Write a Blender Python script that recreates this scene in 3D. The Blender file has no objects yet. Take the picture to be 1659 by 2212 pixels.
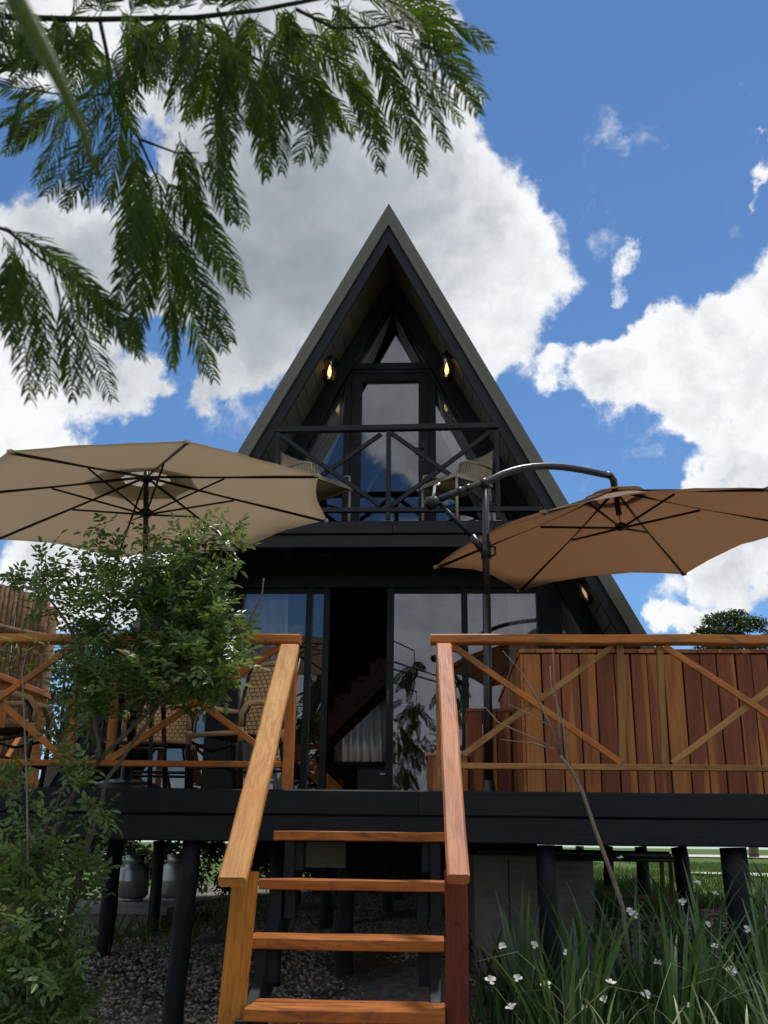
import bpy, bmesh, math, random
import numpy as np
from mathutils import Vector, Matrix, Euler
R = math.radians
rnd = random.Random(7)
nrg = np.random.default_rng(11)
scene = bpy.context.scene
COL = scene.collection

# ------------------------------------------------------------------ camera
CAM = Vector((0.4438, -6.0945, -0.29715))
FPX, PITCH, YAW, ROLL = 1000.0, 0.32024, 0.0549, 0.01227
_F = Vector((-math.sin(YAW) * math.cos(PITCH), math.cos(YAW) * math.cos(PITCH), math.sin(PITCH)))
_R = Vector((math.cos(YAW), math.sin(YAW), 0))
_U = _R.cross(_F)
_R2 = _R * math.cos(ROLL) + _U * math.sin(ROLL)
_U2 = -_R * math.sin(ROLL) + _U * math.cos(ROLL)
cd = bpy.data.cameras.new('camera')
cam = bpy.data.objects.new('camera', cd)
COL.objects.link(cam)
cam.matrix_world = Matrix(((_R2.x, _U2.x, -_F.x, CAM.x), (_R2.y, _U2.y, -_F.y, CAM.y), (_R2.z, _U2.z, -_F.z, CAM.z), (0, 0, 0, 1)))
cd.sensor_fit = 'VERTICAL'
cd.sensor_height = 36
cd.sensor_width = 27
cd.lens = FPX / 1024 * 36
cd.clip_start = 0.05
cd.clip_end = 2000
cd.dof.use_dof = True
cd.dof.focus_distance = 8.0
cd.dof.aperture_fstop = 6.3
scene.camera = cam
PXS = 1024 / 2212.0


def ray(px, py):
    return _F * FPX + _R2 * (px * PXS - 384) - _U2 * (py * PXS - 512)


def at(px, py, Y=None, Z=None, X=None):
    """World point seen at (px, py) of the 1659 x 2212 survey sheet, on a plane."""
    d = ray(px, py)
    if Y is not None:
        t = (Y - CAM.y) / d.y
    elif Z is not None:
        t = (Z - CAM.z) / d.z
    else:
        t = (X - CAM.x) / d.x
    return CAM + d * t


# ------------------------------------------------------------------ world, sun, exposure
SUN_EL, SUN_AZ = R(68), R(24)          # azimuth from +Y towards +X
SKY_STRENGTH = 0.085
world = bpy.data.worlds.new('World')
scene.world = world
world.use_nodes = True
world.cycles.sampling_method = 'MANUAL'
world.cycles.sample_map_resolution = 512


class NT:
    def __init__(s, tree):
        s.t = tree
        s.n = tree.nodes
        s.l = tree.links

    def new(s, typ, **kw):
        n = s.n.new(typ)
        for k, v in kw.items():
            setattr(n, k, v)
        return n

    def put(s, sock, v):
        if isinstance(v, bpy.types.NodeSocket):
            s.l.new(v, sock)
        else:
            sock.default_value = v

    def math(s, op, a, b=None, c=None, clamp=False):
        n = s.new('ShaderNodeMath', operation=op, use_clamp=clamp)
        s.put(n.inputs[0], a)
        if b is not None:
            s.put(n.inputs[1], b)
        if c is not None:
            s.put(n.inputs[2], c)
        return n.outputs[0]

    def vmath(s, op, a, b=None, scale=None):
        n = s.new('ShaderNodeVectorMath', operation=op)
        s.put(n.inputs[0], a)
        if b is not None:
            s.put(n.inputs[1], b)
        if scale is not None:
            s.put(n.inputs['Scale'], scale)
        return n.outputs['Value'] if op in ('DISTANCE', 'LENGTH', 'DOT_PRODUCT') else n.outputs['Vector']

    def noise(s, vec, scale, detail=4, rough=.55, dist=0.0, out='Fac'):
        n = s.new('ShaderNodeTexNoise')
        s.put(n.inputs['Vector'], vec)
        n.inputs['Scale'].default_value = scale
        n.inputs['Detail'].default_value = detail
        n.inputs['Roughness'].default_value = rough
        n.inputs['Distortion'].default_value = dist
        return n.outputs[out]

    def smooth(s, v, a, b, lo=0.0, hi=1.0, kind='SMOOTHSTEP'):
        n = s.new('ShaderNodeMapRange', interpolation_type=kind)
        s.put(n.inputs[0], v)
        for i, x in enumerate((a, b, lo, hi), 1):
            n.inputs[i].default_value = x
        return n.outputs[0]

    def ramp(s, v, stops):
        n = s.new('ShaderNodeValToRGB')
        s.put(n.inputs[0], v)
        e = n.color_ramp.elements
        while len(e) < len(stops):
            e.new(.5)
        for el, (p, c) in zip(e, stops):
            el.position = p
            el.color = (*c, 1)
        return n.outputs[0]

    def mix(s, f, a, b, blend='MIX'):
        n = s.new('ShaderNodeMix', data_type='RGBA', blend_type=blend)
        s.put(n.inputs[0], f)
        for sk, v in ((n.inputs[6], a), (n.inputs[7], b)):
            s.put(sk, v if isinstance(v, bpy.types.NodeSocket) else (*v, 1))
        return n.outputs[2]


def build_sky():
    k = NT(world.node_tree)
    k.n.clear()
    out = k.new('ShaderNodeOutputWorld')
    bg = k.new('ShaderNodeBackground')
    bg.inputs['Strength'].default_value = SKY_STRENGTH
    sky = k.new('ShaderNodeTexSky', sky_type='NISHITA')
    sky.sun_disc = False
    sky.sun_elevation = SUN_EL
    sky.sun_rotation = SUN_AZ
    sky.air_density = 1.1
    sky.dust_density = 0.25
    sky.ozone_density = 3.0
    sky.altitude = 1100
    tc = k.new('ShaderNodeTexCoord')
    d = tc.outputs['Generated']
    # warp the view direction so that cloud outlines billow
    w1 = k.noise(d, 3.4, 3, .5, out='Color')
    w2 = k.noise(d, 9.0, 7, .62, out='Color')
    w = k.vmath('ADD', k.vmath('SCALE', k.vmath('SUBTRACT', w1, (.5, .5, .5)), scale=.17),
                k.vmath('SCALE', k.vmath('SUBTRACT', w2, (.5, .5, .5)), scale=.13))
    dw = k.vmath('ADD', d, w)

    blobs = [(480, 20, 320, 1), (800, 90, 230, 1), (600, 330, 320, 1), (860, 390, 220, 1), (1015, 560, 185, 1), (935, 250, 150, .9),
             (720, 650, 280, 1), (470, 620, 220, 1), (1050, 730, 150, 1), (300, 620, 150, 1), (200, 590, 130, .9), (360, 450, 150, .9), (150, 30, 200, .9), (330, 220, 130, .8),
             (60, 640, 200, 1), (130, 830, 170, 1), (20, 800, 220, 1), (30, 530, 110, .9), (240, 870, 90, .8), (20, 960, 170, 1),
             (470, 860, 90, .62), (390, 890, 60, .55), (590, 820, 130, .9), (420, 790, 70, .55), (260, 800, 70, .6), (510, 760, 90, .75),
             (1450, 715, 135, 1), (1590, 655, 115, 1), (1630, 790, 180, 1), (1325, 800, 115, 1), (1480, 845, 115, 1), (1215, 815, 95, .8),
             (1570, 960, 135, 1), (1490, 1030, 90, .8), (1650, 1110, 170, 1), (1590, 1220, 130, .95), (1550, 1300, 70, .7),
             (1510, 1345, 70, .75), (1440, 1350, 55, .65), (1310, 570, 50, .50), (1670, 350, 70, .75), (1440, 1262, 80, .56),
             (1120, 415, 40, .5), (130, 1260, 180, .95), (330, 1250, 160, .95), (1000, 20, 60, .55), (1760, 560, 180, .9), (-150, 700, 250, 1)]
    # the bank of cloud behind the camera that the window glass mirrors
    mirrored = [(850, 770, 190, 1), (900, 930, 110, .8), (1010, 1300, 150, 1), (1200, 1330, 180, 1), (640, 1480, 130, .9)]
    blobs = [(Vector(ray(x, y)).normalized(), x, y, r, wt) for x, y, r, wt in blobs]
    blobs += [(Vector((ray(x, y).x, -ray(x, y).y, ray(x, y).z)).normalized(), x, y, r, wt) for x, y, r, wt in mirrored]
    dens = None
    for (c, x, y, r, wt) in blobs:
        off = math.hypot(x * PXS - 384, y * PXS - 512) / FPX
        rad = r * PXS / FPX / (1 + off * off) * 1.2
        v = k.smooth(k.vmath('DISTANCE', dw, tuple(c)), rad * 1.25, rad * .15, 0, wt)
        dens = v if dens is None else k.math('SMOOTH_MAX', dens, v, .25)
    # the rest of the sky carries the same broken cumulus
    inv = k.vmath('DOT_PRODUCT', d, tuple(ray(829, 1000).normalized()))
    elsewhere = k.smooth(inv, .80, .72)
    wide = k.noise(k.vmath('ADD', d, (3.7, 1.3, 5.1)), 2.1, 4, .55)
    wide = k.math('MULTIPLY', k.smooth(wide, .34, .54), elsewhere)
    dens = k.math('MAXIMUM', dens, wide)
    dl = k.vmath('ADD', d, k.vmath('SCALE', w, scale=.35))
    fb = k.noise(dl, 8.0, 9, .62)
    tex = k.math('MULTIPLY', k.math('SUBTRACT', fb, .5), 1.4)
    dn = k.math('ADD', dens, tex)
    mask = k.smooth(dn, .34, .59)
    # self-shading: the thick middle is grey, rims white; puffs lit from the sun's side
    sund = Vector((math.sin(SUN_AZ) * math.cos(SUN_EL), math.cos(SUN_AZ) * math.cos(SUN_EL), math.sin(SUN_EL)))
    ds = k.vmath('ADD', dl, tuple(sund * .022 + Vector((.016, 0, 0))))
    fb2 = k.noise(ds, 8.0, 5, .62)
    relief = k.math('MULTIPLY', k.math('SUBTRACT', fb, fb2), 2.2)
    core = k.vmath('DISTANCE', k.vmath('ADD', d, k.vmath('SCALE', w, scale=.8)), tuple(ray(570, 565).normalized()))
    core = k.smooth(core, .31, .05)
    thick = k.smooth(k.math('ADD', dens, k.math('MULTIPLY', tex, .35)), .50, 1.15)
    big = k.noise(dl, 4.0, 3, .5)
    sh = k.math('ADD', k.math('MULTIPLY', thick, .26), k.math('MULTIPLY', core, .62))
    sh = k.math('ADD', sh, k.math('MULTIPLY', k.math('SUBTRACT', big, .5), .55))
    gain = k.math('SUBTRACT', 1.0, k.math('MULTIPLY', core, .72))
    sh = k.math('SUBTRACT', sh, k.math('MULTIPLY', relief, gain), clamp=True)
    ccol = k.ramp(sh, [(0, (7.9, 8.05, 8.2)), (.25, (6.6, 6.8, 7.05)), (.6, (4.3, 4.55, 4.9)), (1, (2.45, 2.8, 3.15))])
    skyc = k.mix(1.0, sky.outputs[0], (.62, .815, .97), 'MULTIPLY')
    col = k.mix(mask, skyc, ccol)
    k.l.new(col, bg.inputs[0])
    k.l.new(bg.outputs[0], out.inputs[0])


build_sky()
sl = bpy.data.lights.new('sun', 'SUN')
sl.energy = 2.4
sl.angle = R(6)
sl.color = (1, .95, .87)
sun = bpy.data.objects.new('sun', sl)
COL.objects.link(sun)
sun.location = (0, 0, 12)
sun.rotation_euler = Vector((math.sin(SUN_AZ) * math.cos(SUN_EL), math.cos(SUN_AZ) * math.cos(SUN_EL), math.sin(SUN_EL))).to_track_quat('Z', 'Y').to_euler()
vs = scene.view_settings
vs.view_transform = 'Standard'
vs.look = 'None'
vs.exposure = 0.5
vs.gamma = 1
vs.use_curve_mapping = False
cy = scene.cycles
cy.max_bounces = 8
cy.transparent_max_bounces = 16
cy.sample_clamp_indirect = 4
cy.use_denoising = True


# ------------------------------------------------------------------ materials
def mat(name, build=None):
    m = bpy.data.materials.new(name)
    m.use_nodes = True
    k = NT(m.node_tree)
    b = k.n['Principled BSDF']
    if build:
        build(k, b)
    return m


def objvec(k, scale, rand=60.0):
    tc = k.new('ShaderNodeTexCoord')
    oi = k.new('ShaderNodeObjectInfo')
    off = k.math('MULTIPLY', oi.outputs['Random'], rand)
    cmb = k.new('ShaderNodeCombineXYZ')
    for i in range(3):
        k.l.new(off, cmb.inputs[i])
    mp = k.new('ShaderNodeMapping')
    k.l.new(tc.outputs['Object'], mp.inputs[0])
    mp.inputs['Scale'].default_value = scale
    return k.vmath('ADD', mp.outputs[0], cmb.outputs[0]), oi.outputs['Random']


def bump(k, b, h, strength, dist=.01):
    n = k.new('ShaderNodeBump')
    n.inputs['Strength'].default_value = strength
    n.inputs['Distance'].default_value = dist
    k.l.new(h, n.inputs['Height'])
    k.l.new(n.outputs[0], b.inputs['Normal'])


def wood(name, stops, rough=.45, sap=None, grain=.35, wear=None):
    def f(k, b):
        v, rn = objvec(k, (1.1, 9, 9))
        a = k.noise(v, 1.0, 3, .6, .6)
        base = k.ramp(k.math('ADD', k.math('MULTIPLY', a, .75), k.math('MULTIPLY', rn, .28)), stops)
        if sap:
            v3, _ = objvec(k, (.55, 6.5, 6.5), 91)
            s = k.noise(v3, 1.0, 2, .4, .25)
            s = k.smooth(k.math('ADD', s, k.math('MULTIPLY', rn, .12)), .555, .61)
            base = k.mix(s, base, sap)
        v2, _ = objvec(k, (3, 75, 75))
        g = k.noise(v2, 1.0, 5, .65, .4)
        base = k.mix(1.0, base, k.ramp(g, [(.25, (.62, .58, .55)), (.55, (1, 1, 1)), (.85, (1.18, 1.16, 1.1))]), 'MULTIPLY')
        vk, _ = objvec(k, (3.2, 11, 11), 17)
        vo = k.new('ShaderNodeTexVoronoi')
        k.l.new(vk, vo.inputs['Vector'])
        kn = k.smooth(vo.outputs['Distance'], .16, .05)
        kn = k.math('MULTIPLY', kn, k.smooth(k.noise(vk, .8, 1, .5), .52, .60))
        base = k.mix(k.math('MULTIPLY', kn, .75), base, tuple(c * .35 for c in stops[0][1]))
        if wear:
            v4, _ = objvec(k, (4, 14, 14), 33)
            wv = k.smooth(k.noise(v4, 1.0, 6, .7, .8), .46, .66)
            base = k.mix(k.math('MULTIPLY', wv, .8), base, wear)
        k.l.new(base, b.inputs['Base Color'])
        k.l.new(k.smooth(g, .2, .8, rough - .08, rough + .18), b.inputs['Roughness'])
        b.inputs['Specular IOR Level'].default_value = .22
        bump(k, b, g, grain, .004)
    return mat(name, f)


def paint(name, col, rough=.55, grain=.5, metallic=0, var=.35):
    def f(k, b):
        v, rn = objvec(k, (2.2, 40, 40))
        g = k.noise(v, 1.0, 5, .65, .5)
        v2, _ = objvec(k, (2, 2, 2))
        l = k.noise(v2, 1.6, 5, .6)
        c0 = tuple(c * (1 - var) for c in col)
        c1 = tuple(c * (1 + var) for c in col)
        base = k.ramp(k.math('ADD', k.math('MULTIPLY', g, .45), k.math('MULTIPLY', l, .55)), [(.3, c0), (.7, c1)])
        k.l.new(base, b.inputs['Base Color'])
        k.l.new(k.smooth(l, .3, .7, rough - .1, rough + .12), b.inputs['Roughness'])
        b.inputs['Metallic'].default_value = metallic
        if grain:
            bump(k, b, g, grain, .004)
        b.inputs['Specular IOR Level'].default_value = .3
    return mat(name, f)


def leafmat(name, c0, c1, trans, tw=.35, rough=.5, spec=.5):
    def f(k, b):
        at_ = k.new('ShaderNodeAttribute', attribute_name='tint')
        t = at_.outputs['Fac']
        col = k.ramp(t, [(0, c0), (1, c1)])
        k.l.new(col, b.inputs['Base Color'])
        b.inputs['Roughness'].default_value = rough
        b.inputs['Specular IOR Level'].default_value = spec
        tr = k.new('ShaderNodeBsdfTranslucent')
        k.l.new(k.ramp(t, [(0, tuple(x * .6 for x in trans)), (1, trans)]), tr.inputs[0])
        mx = k.new('ShaderNodeMixShader')
        mx.inputs[0].default_value = tw
        k.l.new(b.outputs[0], mx.inputs[1])
        k.l.new(tr.outputs[0], mx.inputs[2])
        k.l.new(mx.outputs[0], k.n['Material Output'].inputs[0])
    return mat(name, f)


def glassmat(name, tint, refl):
    def f(k, b):
        tr = k.new('ShaderNodeBsdfTransparent')
        tr.inputs[0].default_value = (*tint, 1)
        gl = k.new('ShaderNodeBsdfGlossy')
        gl.inputs['Roughness'].default_value = .004
        gl.inputs['Color'].default_value = (.92, .95, 1, 1)
        fr = k.new('ShaderNodeFresnel')
        fr.inputs['IOR'].default_value = 1.5
        fac = k.math('ADD', k.math('MULTIPLY', fr.outputs[0], .9), refl, clamp=True)
        mx = k.new('ShaderNodeMixShader')
        k.l.new(fac, mx.inputs[0])
        k.l.new(tr.outputs[0], mx.inputs[1])
        k.l.new(gl.outputs[0], mx.inputs[2])
        k.l.new(mx.outputs[0], k.n['Material Output'].inputs[0])
    return mat(name, f)


def fabric(name, col, trans=None, weave=260, tw=.4, var=.12):
    def f(k, b):
        v, rn = objvec(k, (1, 1, 1))
        l = k.noise(v, 3.0, 5, .6)
        c = k.ramp(l, [(.3, tuple(x * (1 - var) for x in col)), (.7, tuple(x * (1 + var) for x in col))])
        k.l.new(c, b.inputs['Base Color'])
        b.inputs['Roughness'].default_value = .85
        b.inputs['Specular IOR Level'].default_value = .15
        g = k.noise(v, weave, 2, .6)
        l2 = k.noise(v, 6.0, 4, .55)
        bump(k, b, k.math('ADD', k.math('MULTIPLY', g, .15), l2), .25, .02)
        if trans:
            tr = k.new('ShaderNodeBsdfTranslucent')
            tr.inputs[0].default_value = (*trans, 1)
            mx = k.new('ShaderNodeMixShader')
            mx.inputs[0].default_value = tw
            k.l.new(b.outputs[0], mx.inputs[1])
            k.l.new(tr.outputs[0], mx.inputs[2])
            k.l.new(mx.outputs[0], k.n['Material Output'].inputs[0])
    return mat(name, f)


def plain(name, col, rough=.5, metallic=0, emit=None, es=0, spec=.5):
    def f(k, b):
        b.inputs['Base Color'].default_value = (*col, 1)
        b.inputs['Roughness'].default_value = rough
        b.inputs['Metallic'].default_value = metallic
        b.inputs['Specular IOR Level'].default_value = spec
        if emit:
            b.inputs['Emission Color'].default_value = (*emit, 1)
            b.inputs['Emission Strength'].default_value = es
    return mat(name, f)


M = {}
M['black_wood'] = paint('black_painted_wood', (.0056, .0082, .0128), .62, .7, var=.6)
M['black_frame'] = paint('black_window_frame', (.0062, .0074, .0108), .5, .1)
M['roof'] = paint('olive_grey_roof_metal', (.135, .133, .118), .5, .1, var=.15)
M['barge'] = paint('charcoal_barge_paint', (.0145, .016, .0215), .55, .3)
M['soffit'] = paint('brown_grey_soffit', (.150, .138, .126), .6, .25, var=.22)
M['dark_soffit'] = paint('black_soffit', (.014, .014, .016), .6, .3)
OR = [(.2, (.32, .095, .022)), (.5, (.52, .175, .040)), (.8, (.62, .25, .062))]
M['rail_wood'] = wood('varnished_orange_wood', OR, .42, wear=(.20, .10, .05))
M['hand_wood'] = wood('worn_golden_handrail_wood', [(.2, (.40, .165, .042)), (.5, (.55, .275, .080)), (.8, (.66, .40, .15))], .5, wear=(.38, .14, .038), grain=.5)
M['hand_wood_r'] = wood('worn_russet_handrail_wood', [(.2, (.36, .12, .05)), (.5, (.52, .20, .085)), (.8, (.66, .33, .14))], .5, wear=(.28, .10, .055), grain=.6)
M['gold_wood'] = wood('golden_newel_wood', [(.2, (.30, .11, .014)), (.5, (.47, .185, .022)), (.8, (.56, .25, .04))], .45, wear=(.20, .065, .012))
M['red_wood'] = wood('red_brown_newel_wood', [(.2, (.085, .017, .009)), (.5, (.14, .029, .014)), (.8, (.19, .043, .02))], .5, wear=(.07, .012, .008))
M['pale_wood'] = wood('weathered_yellow_wood', [(.2, (.25, .115, .04)), (.5, (.39, .195, .07)), (.8, (.47, .26, .10))], .6, wear=(.2, .09, .04))
M['tread_wood'] = wood('tread_wood', [(.2, (.22, .064, .018)), (.5, (.39, .125, .024)), (.8, (.50, .19, .038))], .42, wear=(.15, .042, .02))
M['plank'] = wood('two_tone_plank_wood', [(.2, (.205, .062, .034)), (.45, (.285, .089, .047)), (.62, (.345, .114, .054)), (.85, (.45, .17, .062))], .45, sap=(.51, .20, .064), grain=.3)
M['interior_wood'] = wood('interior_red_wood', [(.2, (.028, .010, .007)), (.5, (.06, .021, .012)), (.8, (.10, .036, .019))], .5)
M['log'] = wood('bark_pole_wood', [(.2, (.10, .052, .030)), (.5, (.20, .115, .066)), (.8, (.31, .20, .125))], .8, wear=(.07, .035, .022), grain=.9)
M['stake'] = wood('pale_stake_wood', [(.2, (.12, .085, .05)), (.8, (.25, .18, .10))], .8)
M['glass'] = glassmat('window_glass', (.86, .87, .90), .055)
M['lamp_glass'] = glassmat('lantern_glass', (.98, .9, .72), .10)
M['curtain'] = fabric('grey_curtain', (.80, .77, .75), (.5, .49, .48), 300, .2)
M['sheer'] = fabric('pale_curtain', (.74, .72, .71), (.7, .68, .67), 300, .45)
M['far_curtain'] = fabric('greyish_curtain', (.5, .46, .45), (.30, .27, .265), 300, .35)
M['tan'] = fabric('tan_canopy_fabric', (.47, .415, .345), (.70, .61, .50), 300, .5, .05)
M['tan_vent'] = fabric('tan_vent_fabric', (.47, .405, .325), (.6, .52, .42), 300, .3, .05)
M['brown'] = fabric('brown_canopy_fabric', (.38, .295, .225), (.53, .37, .262), 300, .55, .06)
M['pole_black'] = plain('black_pole_metal', (.02, .02, .022), .35, .6)
M['pole_grey'] = plain('charcoal_pole_metal', (.055, .058, .064), .32, .75)
M['plastic'] = plain('black_plastic', (.012, .012, .013), .35)
M['silver'] = plain('silver_label_metal', (.75, .75, .74), .3, .8)
M['white_plastic'] = plain('white_plastic', (.7, .7, .68), .5)
M['rattan'] = fabric('tan_rattan', (.50, .335, .175), None, 120, var=.25)
M['rattan_dark'] = fabric('dark_rattan', (.13, .075, .035), None, 120, var=.3)
M['chair_frame'] = paint('dark_brown_chair_tube', (.030, .018, .014), .4, .15)
M['cord'] = fabric('beige_cord', (.52, .43, .33), None, 160, var=.15)
M['chair_beige'] = plain('beige_chair_tube', (.33, .29, .24), .45)
M['lamp_iron'] = plain('black_lamp_iron', (.01, .01, .01), .4, .5)
M['bulb'] = plain('lit_bulb', (1, .7, .3), .4, emit=(1, .72, .34), es=1.3)
M['bulb_dim'] = plain('dim_bulb', (.8, .6, .3), .3, emit=(1, .75, .35), es=.35)
M['spot'] = plain('lit_spotlight', (1, 1, .9), .4, emit=(1, .95, .82), es=14)
M['concrete'] = paint('grey_concrete', (.23, .22, .205), .9, .4, var=.3)
M['wall_concrete'] = paint('dark_concrete', (.18, .175, .165), .9, .3, var=.45)
M['gas'] = paint('galvanised_gas_steel', (.27, .28, .285), .34, .15, .75, .25)
M['bark'] = wood('grey_brown_bark', [(.2, (.06, .05, .036)), (.5, (.12, .098, .070)), (.8, (.19, .16, .12))], .85, grain=.8)
M['dark_bark'] = wood('dark_bark', [(.2, (.02, .017, .013)), (.8, (.06, .05, .038))], .85, grain=.6)
M['dry'] = wood('dry_twig_bark', [(.2, (.15, .125, .10)), (.8, (.30, .26, .21))], .85, grain=.6)
M['shrub'] = leafmat('shrub_leaf', (.062, .112, .044), (.185, .265, .075), (.22, .33, .06), .40, .30)
M['frond'] = leafmat('feathery_leaf', (.009, .023, .007), (.026, .054, .013), (.16, .25, .016), .38, .6, .15)
M['shoot'] = leafmat('green_shoot', (.14, .18, .045), (.20, .24, .07), (.25, .3, .06), .3)
M['iris'] = leafmat('iris_leaf', (.032, .070, .028), (.088, .158, .050), (.08, .15, .03), .22, .4)
M['stripe'] = leafmat('pale_striped_leaf', (.13, .19, .08), (.32, .36, .19), (.2, .25, .09), .25)
M['grass'] = leafmat('grass_blade', (.055, .105, .022), (.13, .19, .045), (.14, .24, .03), .3)
M['far_leaf'] = leafmat('far_tree_leaf', (.018, .034, .012), (.060, .088, .026), (.07, .12, .02), .25)
M['wisp'] = plain('wispy_stalk', (.20, .24, .11), .7)
M['petal'] = leafmat('white_petal', (.75, .75, .72), (.85, .85, .82), (.7, .7, .68), .3)
M['yellow'] = plain('yellow_flower_eye', (.6, .35, .03), .6)
M['bamboo_leaf'] = leafmat('yellow_green_leaf', (.16, .2, .03), (.30, .34, .06), (.35, .4, .06), .35)


# ------------------------------------------------------------------ object helpers
WM = {}


def link(o, Mw, parent=None):
    COL.objects.link(o)
    WM[o] = Mw
    if parent is not None:
        o.parent = parent
        o.matrix_basis = WM[parent].inverted() @ Mw
    else:
        o.matrix_basis = Mw
    return o


def thing(name, label, cat, loc=(0, 0, 0), rz=0.0, group=None):
    o = bpy.data.objects.new(name, None)
    o.empty_display_size = .1
    link(o, Matrix.Translation(loc) @ Matrix.Rotation(rz, 4, 'Z'))
    o['label'] = label
    o['category'] = cat
    if group:
        o['group'] = group
    return o


def tag(o, label=None, cat=None, group=None, kind=None):
    for n, v in (('label', label), ('category', cat), ('group', group), ('kind', kind)):
        if v:
            o[n] = v
    return o


class MB:
    def __init__(s):
        s.v, s.f, s.sm = [], [], []

    def add(s, vs_, fs, smooth=False):
        b = len(s.v)
        s.v += [tuple(p) for p in vs_]
        s.f += [tuple(i + b for i in q) for q in fs]
        s.sm += [smooth] * len(fs)

    def box(s, c, sz, Mx=None):
        x, y, z = (d / 2 for d in sz)
        vs_ = [Vector((sx * x, sy * y, sz_ * z)) for sx in (-1, 1) for sy in (-1, 1) for sz_ in (-1, 1)]
        if Mx is not None:
            vs_ = [Mx @ v for v in vs_]
        vs_ = [v + Vector(c) for v in vs_]
        s.add(vs_, [(0, 1, 3, 2), (4, 6, 7, 5), (0, 4, 5, 1), (2, 3, 7, 6), (0, 2, 6, 4), (1, 5, 7, 3)])

    def prism(s, poly, y0, y1):
        """polygon in XZ (counter-clockwise seen from -Y) extruded along Y"""
        n = len(poly)
        vs_ = [(x, y0, z) for x, z in poly] + [(x, y1, z) for x, z in poly]
        fs = [tuple(range(n)), tuple(range(2 * n - 1, n - 1, -1))]
        fs += [(i, i + n, (i + 1) % n + n, (i + 1) % n) for i in range(n)]
        s.add(vs_, fs)

    def tube(s, pts, rad, n=8, cap=True):
        pts = [Vector(p) for p in pts]
        if not hasattr(rad, '__len__'):
            rad = [rad] * len(pts)
        vs_, prev = [], None
        for i, p in enumerate(pts):
            t = (pts[min(i + 1, len(pts) - 1)] - pts[max(i - 1, 0)]).normalized()
            if prev is None:
                a = Vector((0, 0, 1)) if abs(t.z) < .9 else Vector((1, 0, 0))
            else:
                a = prev
            u = (a - t * a.dot(t)).normalized()
            prev = u
            w = t.cross(u)
            for j in range(n):
                an = 2 * math.pi * j / n
                vs_.append(p + (u * math.cos(an) + w * math.sin(an)) * rad[i])
        fs = []
        for i in range(len(pts) - 1):
            for j in range(n):
                fs.append((i * n + j, i * n + (j + 1) % n, (i + 1) * n + (j + 1) % n, (i + 1) * n + j))
        s.add(vs_, fs, True)
        if cap:
            b = len(s.v) - len(vs_)
            s.f += [tuple(b + j for j in range(n - 1, -1, -1)), tuple(b + (len(pts) - 1) * n + j for j in range(n))]
            s.sm += [False, False]

    def lathe(s, c, prof, n=20):
        c = Vector(c)
        vs_ = [c + Vector((r * math.cos(2 * math.pi * j / n), r * math.sin(2 * math.pi * j / n), z)) for r, z in prof for j in range(n)]
        fs = [(i * n + j, i * n + (j + 1) % n, (i + 1) * n + (j + 1) % n, (i + 1) * n + j) for i in range(len(prof) - 1) for j in range(n)]
        s.add(vs_, fs, True)

    def build(s, name, m, parent=None, Mw=None, origin=None):
        me = bpy.data.meshes.new(name)
        if origin is None and Mw is None:
            a = np.array(s.v)
            origin = (a.min(0) + a.max(0)) / 2
        if Mw is None:
            o3 = Vector([float(q) for q in origin])
            vs_ = [(p[0] - o3.x, p[1] - o3.y, p[2] - o3.z) for p in s.v]
            Mw = Matrix.Translation(o3)
        else:
            vs_ = s.v
        me.from_pydata(vs_, [], s.f)
        me.polygons.foreach_set('use_smooth', s.sm)
        me.materials.append(m)
        me.update()
        return link(bpy.data.objects.new(name, me), Mw, parent)


_barcache = {}


def bar_mesh(name, L, w, h, m, bev=.004, seg=1, jit=0.0, seed=None, taper=0.0):
    key = (name, round(L, 4), w, h, m.name, bev, seg, jit, taper) if seed is None else None
    if key and key in _barcache:
        return _barcache[key]
    r = random.Random(seed if seed is not None else 1)
    b = min(bev, w * .3, h * .3)
    y, z = w / 2, h / 2
    sec = [(y - b, z), (-y + b, z), (-y, z - b), (-y, -z + b), (-y + b, -z), (y - b, -z), (y, -z + b), (y, z - b)]
    v, f = [], []
    for i in range(seg + 1):
        x = L * i / seg - L / 2
        dy, dz = (r.uniform(-jit, jit), r.uniform(-jit, jit)) if jit else (0, 0)
        q = 1 + (r.uniform(-jit, jit) * 4 if jit else 0) - taper * i / seg
        v += [(x, a * q + dy, c * q + dz) for a, c in sec]
    for i in range(seg):
        for j in range(8):
            f.append((i * 8 + j, (i + 1) * 8 + j, (i + 1) * 8 + (j + 1) % 8, i * 8 + (j + 1) % 8))
    f.append(tuple(range(8)))
    f.append(tuple(seg * 8 + j for j in range(7, -1, -1)))
    me = bpy.data.meshes.new(name)
    me.from_pydata(v, [], f)
    me.materials.append(m)
    me.update()
    if key:
        _barcache[key] = me
    return me


_seed = [100]


def bar(name, p0, p1, w, h, m, parent=None, up=(0, 0, 1), bev=.004, seg=1, jit=0.0, taper=0.0):
    """timber from p0 to p1; w across, h along 'up'; local X runs along the grain"""
    p0, p1 = Vector(p0), Vector(p1)
    d = p1 - p0
    x = d.normalized()
    u = Vector(up)
    u = (u - x * u.dot(x)).normalized()
    y = u.cross(x)
    c = (p0 + p1) / 2
    Mw = Matrix(((x.x, y.x, u.x, c.x), (x.y, y.y, u.y, c.y), (x.z, y.z, u.z, c.z), (0, 0, 0, 1)))
    sd = None
    if jit:
        _seed[0] += 1
        sd = _seed[0]
    return link(bpy.data.objects.new(name, bar_mesh(name, d.length, w, h, m, bev, seg, jit, sd, taper)), Mw, parent)


def boxo(name, lo, hi, m, parent=None):
    b = MB()
    b.box([(a + c) / 2 for a, c in zip(lo, hi)], [c - a for a, c in zip(lo, hi)])
    return b.build(name, m, parent)


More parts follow.
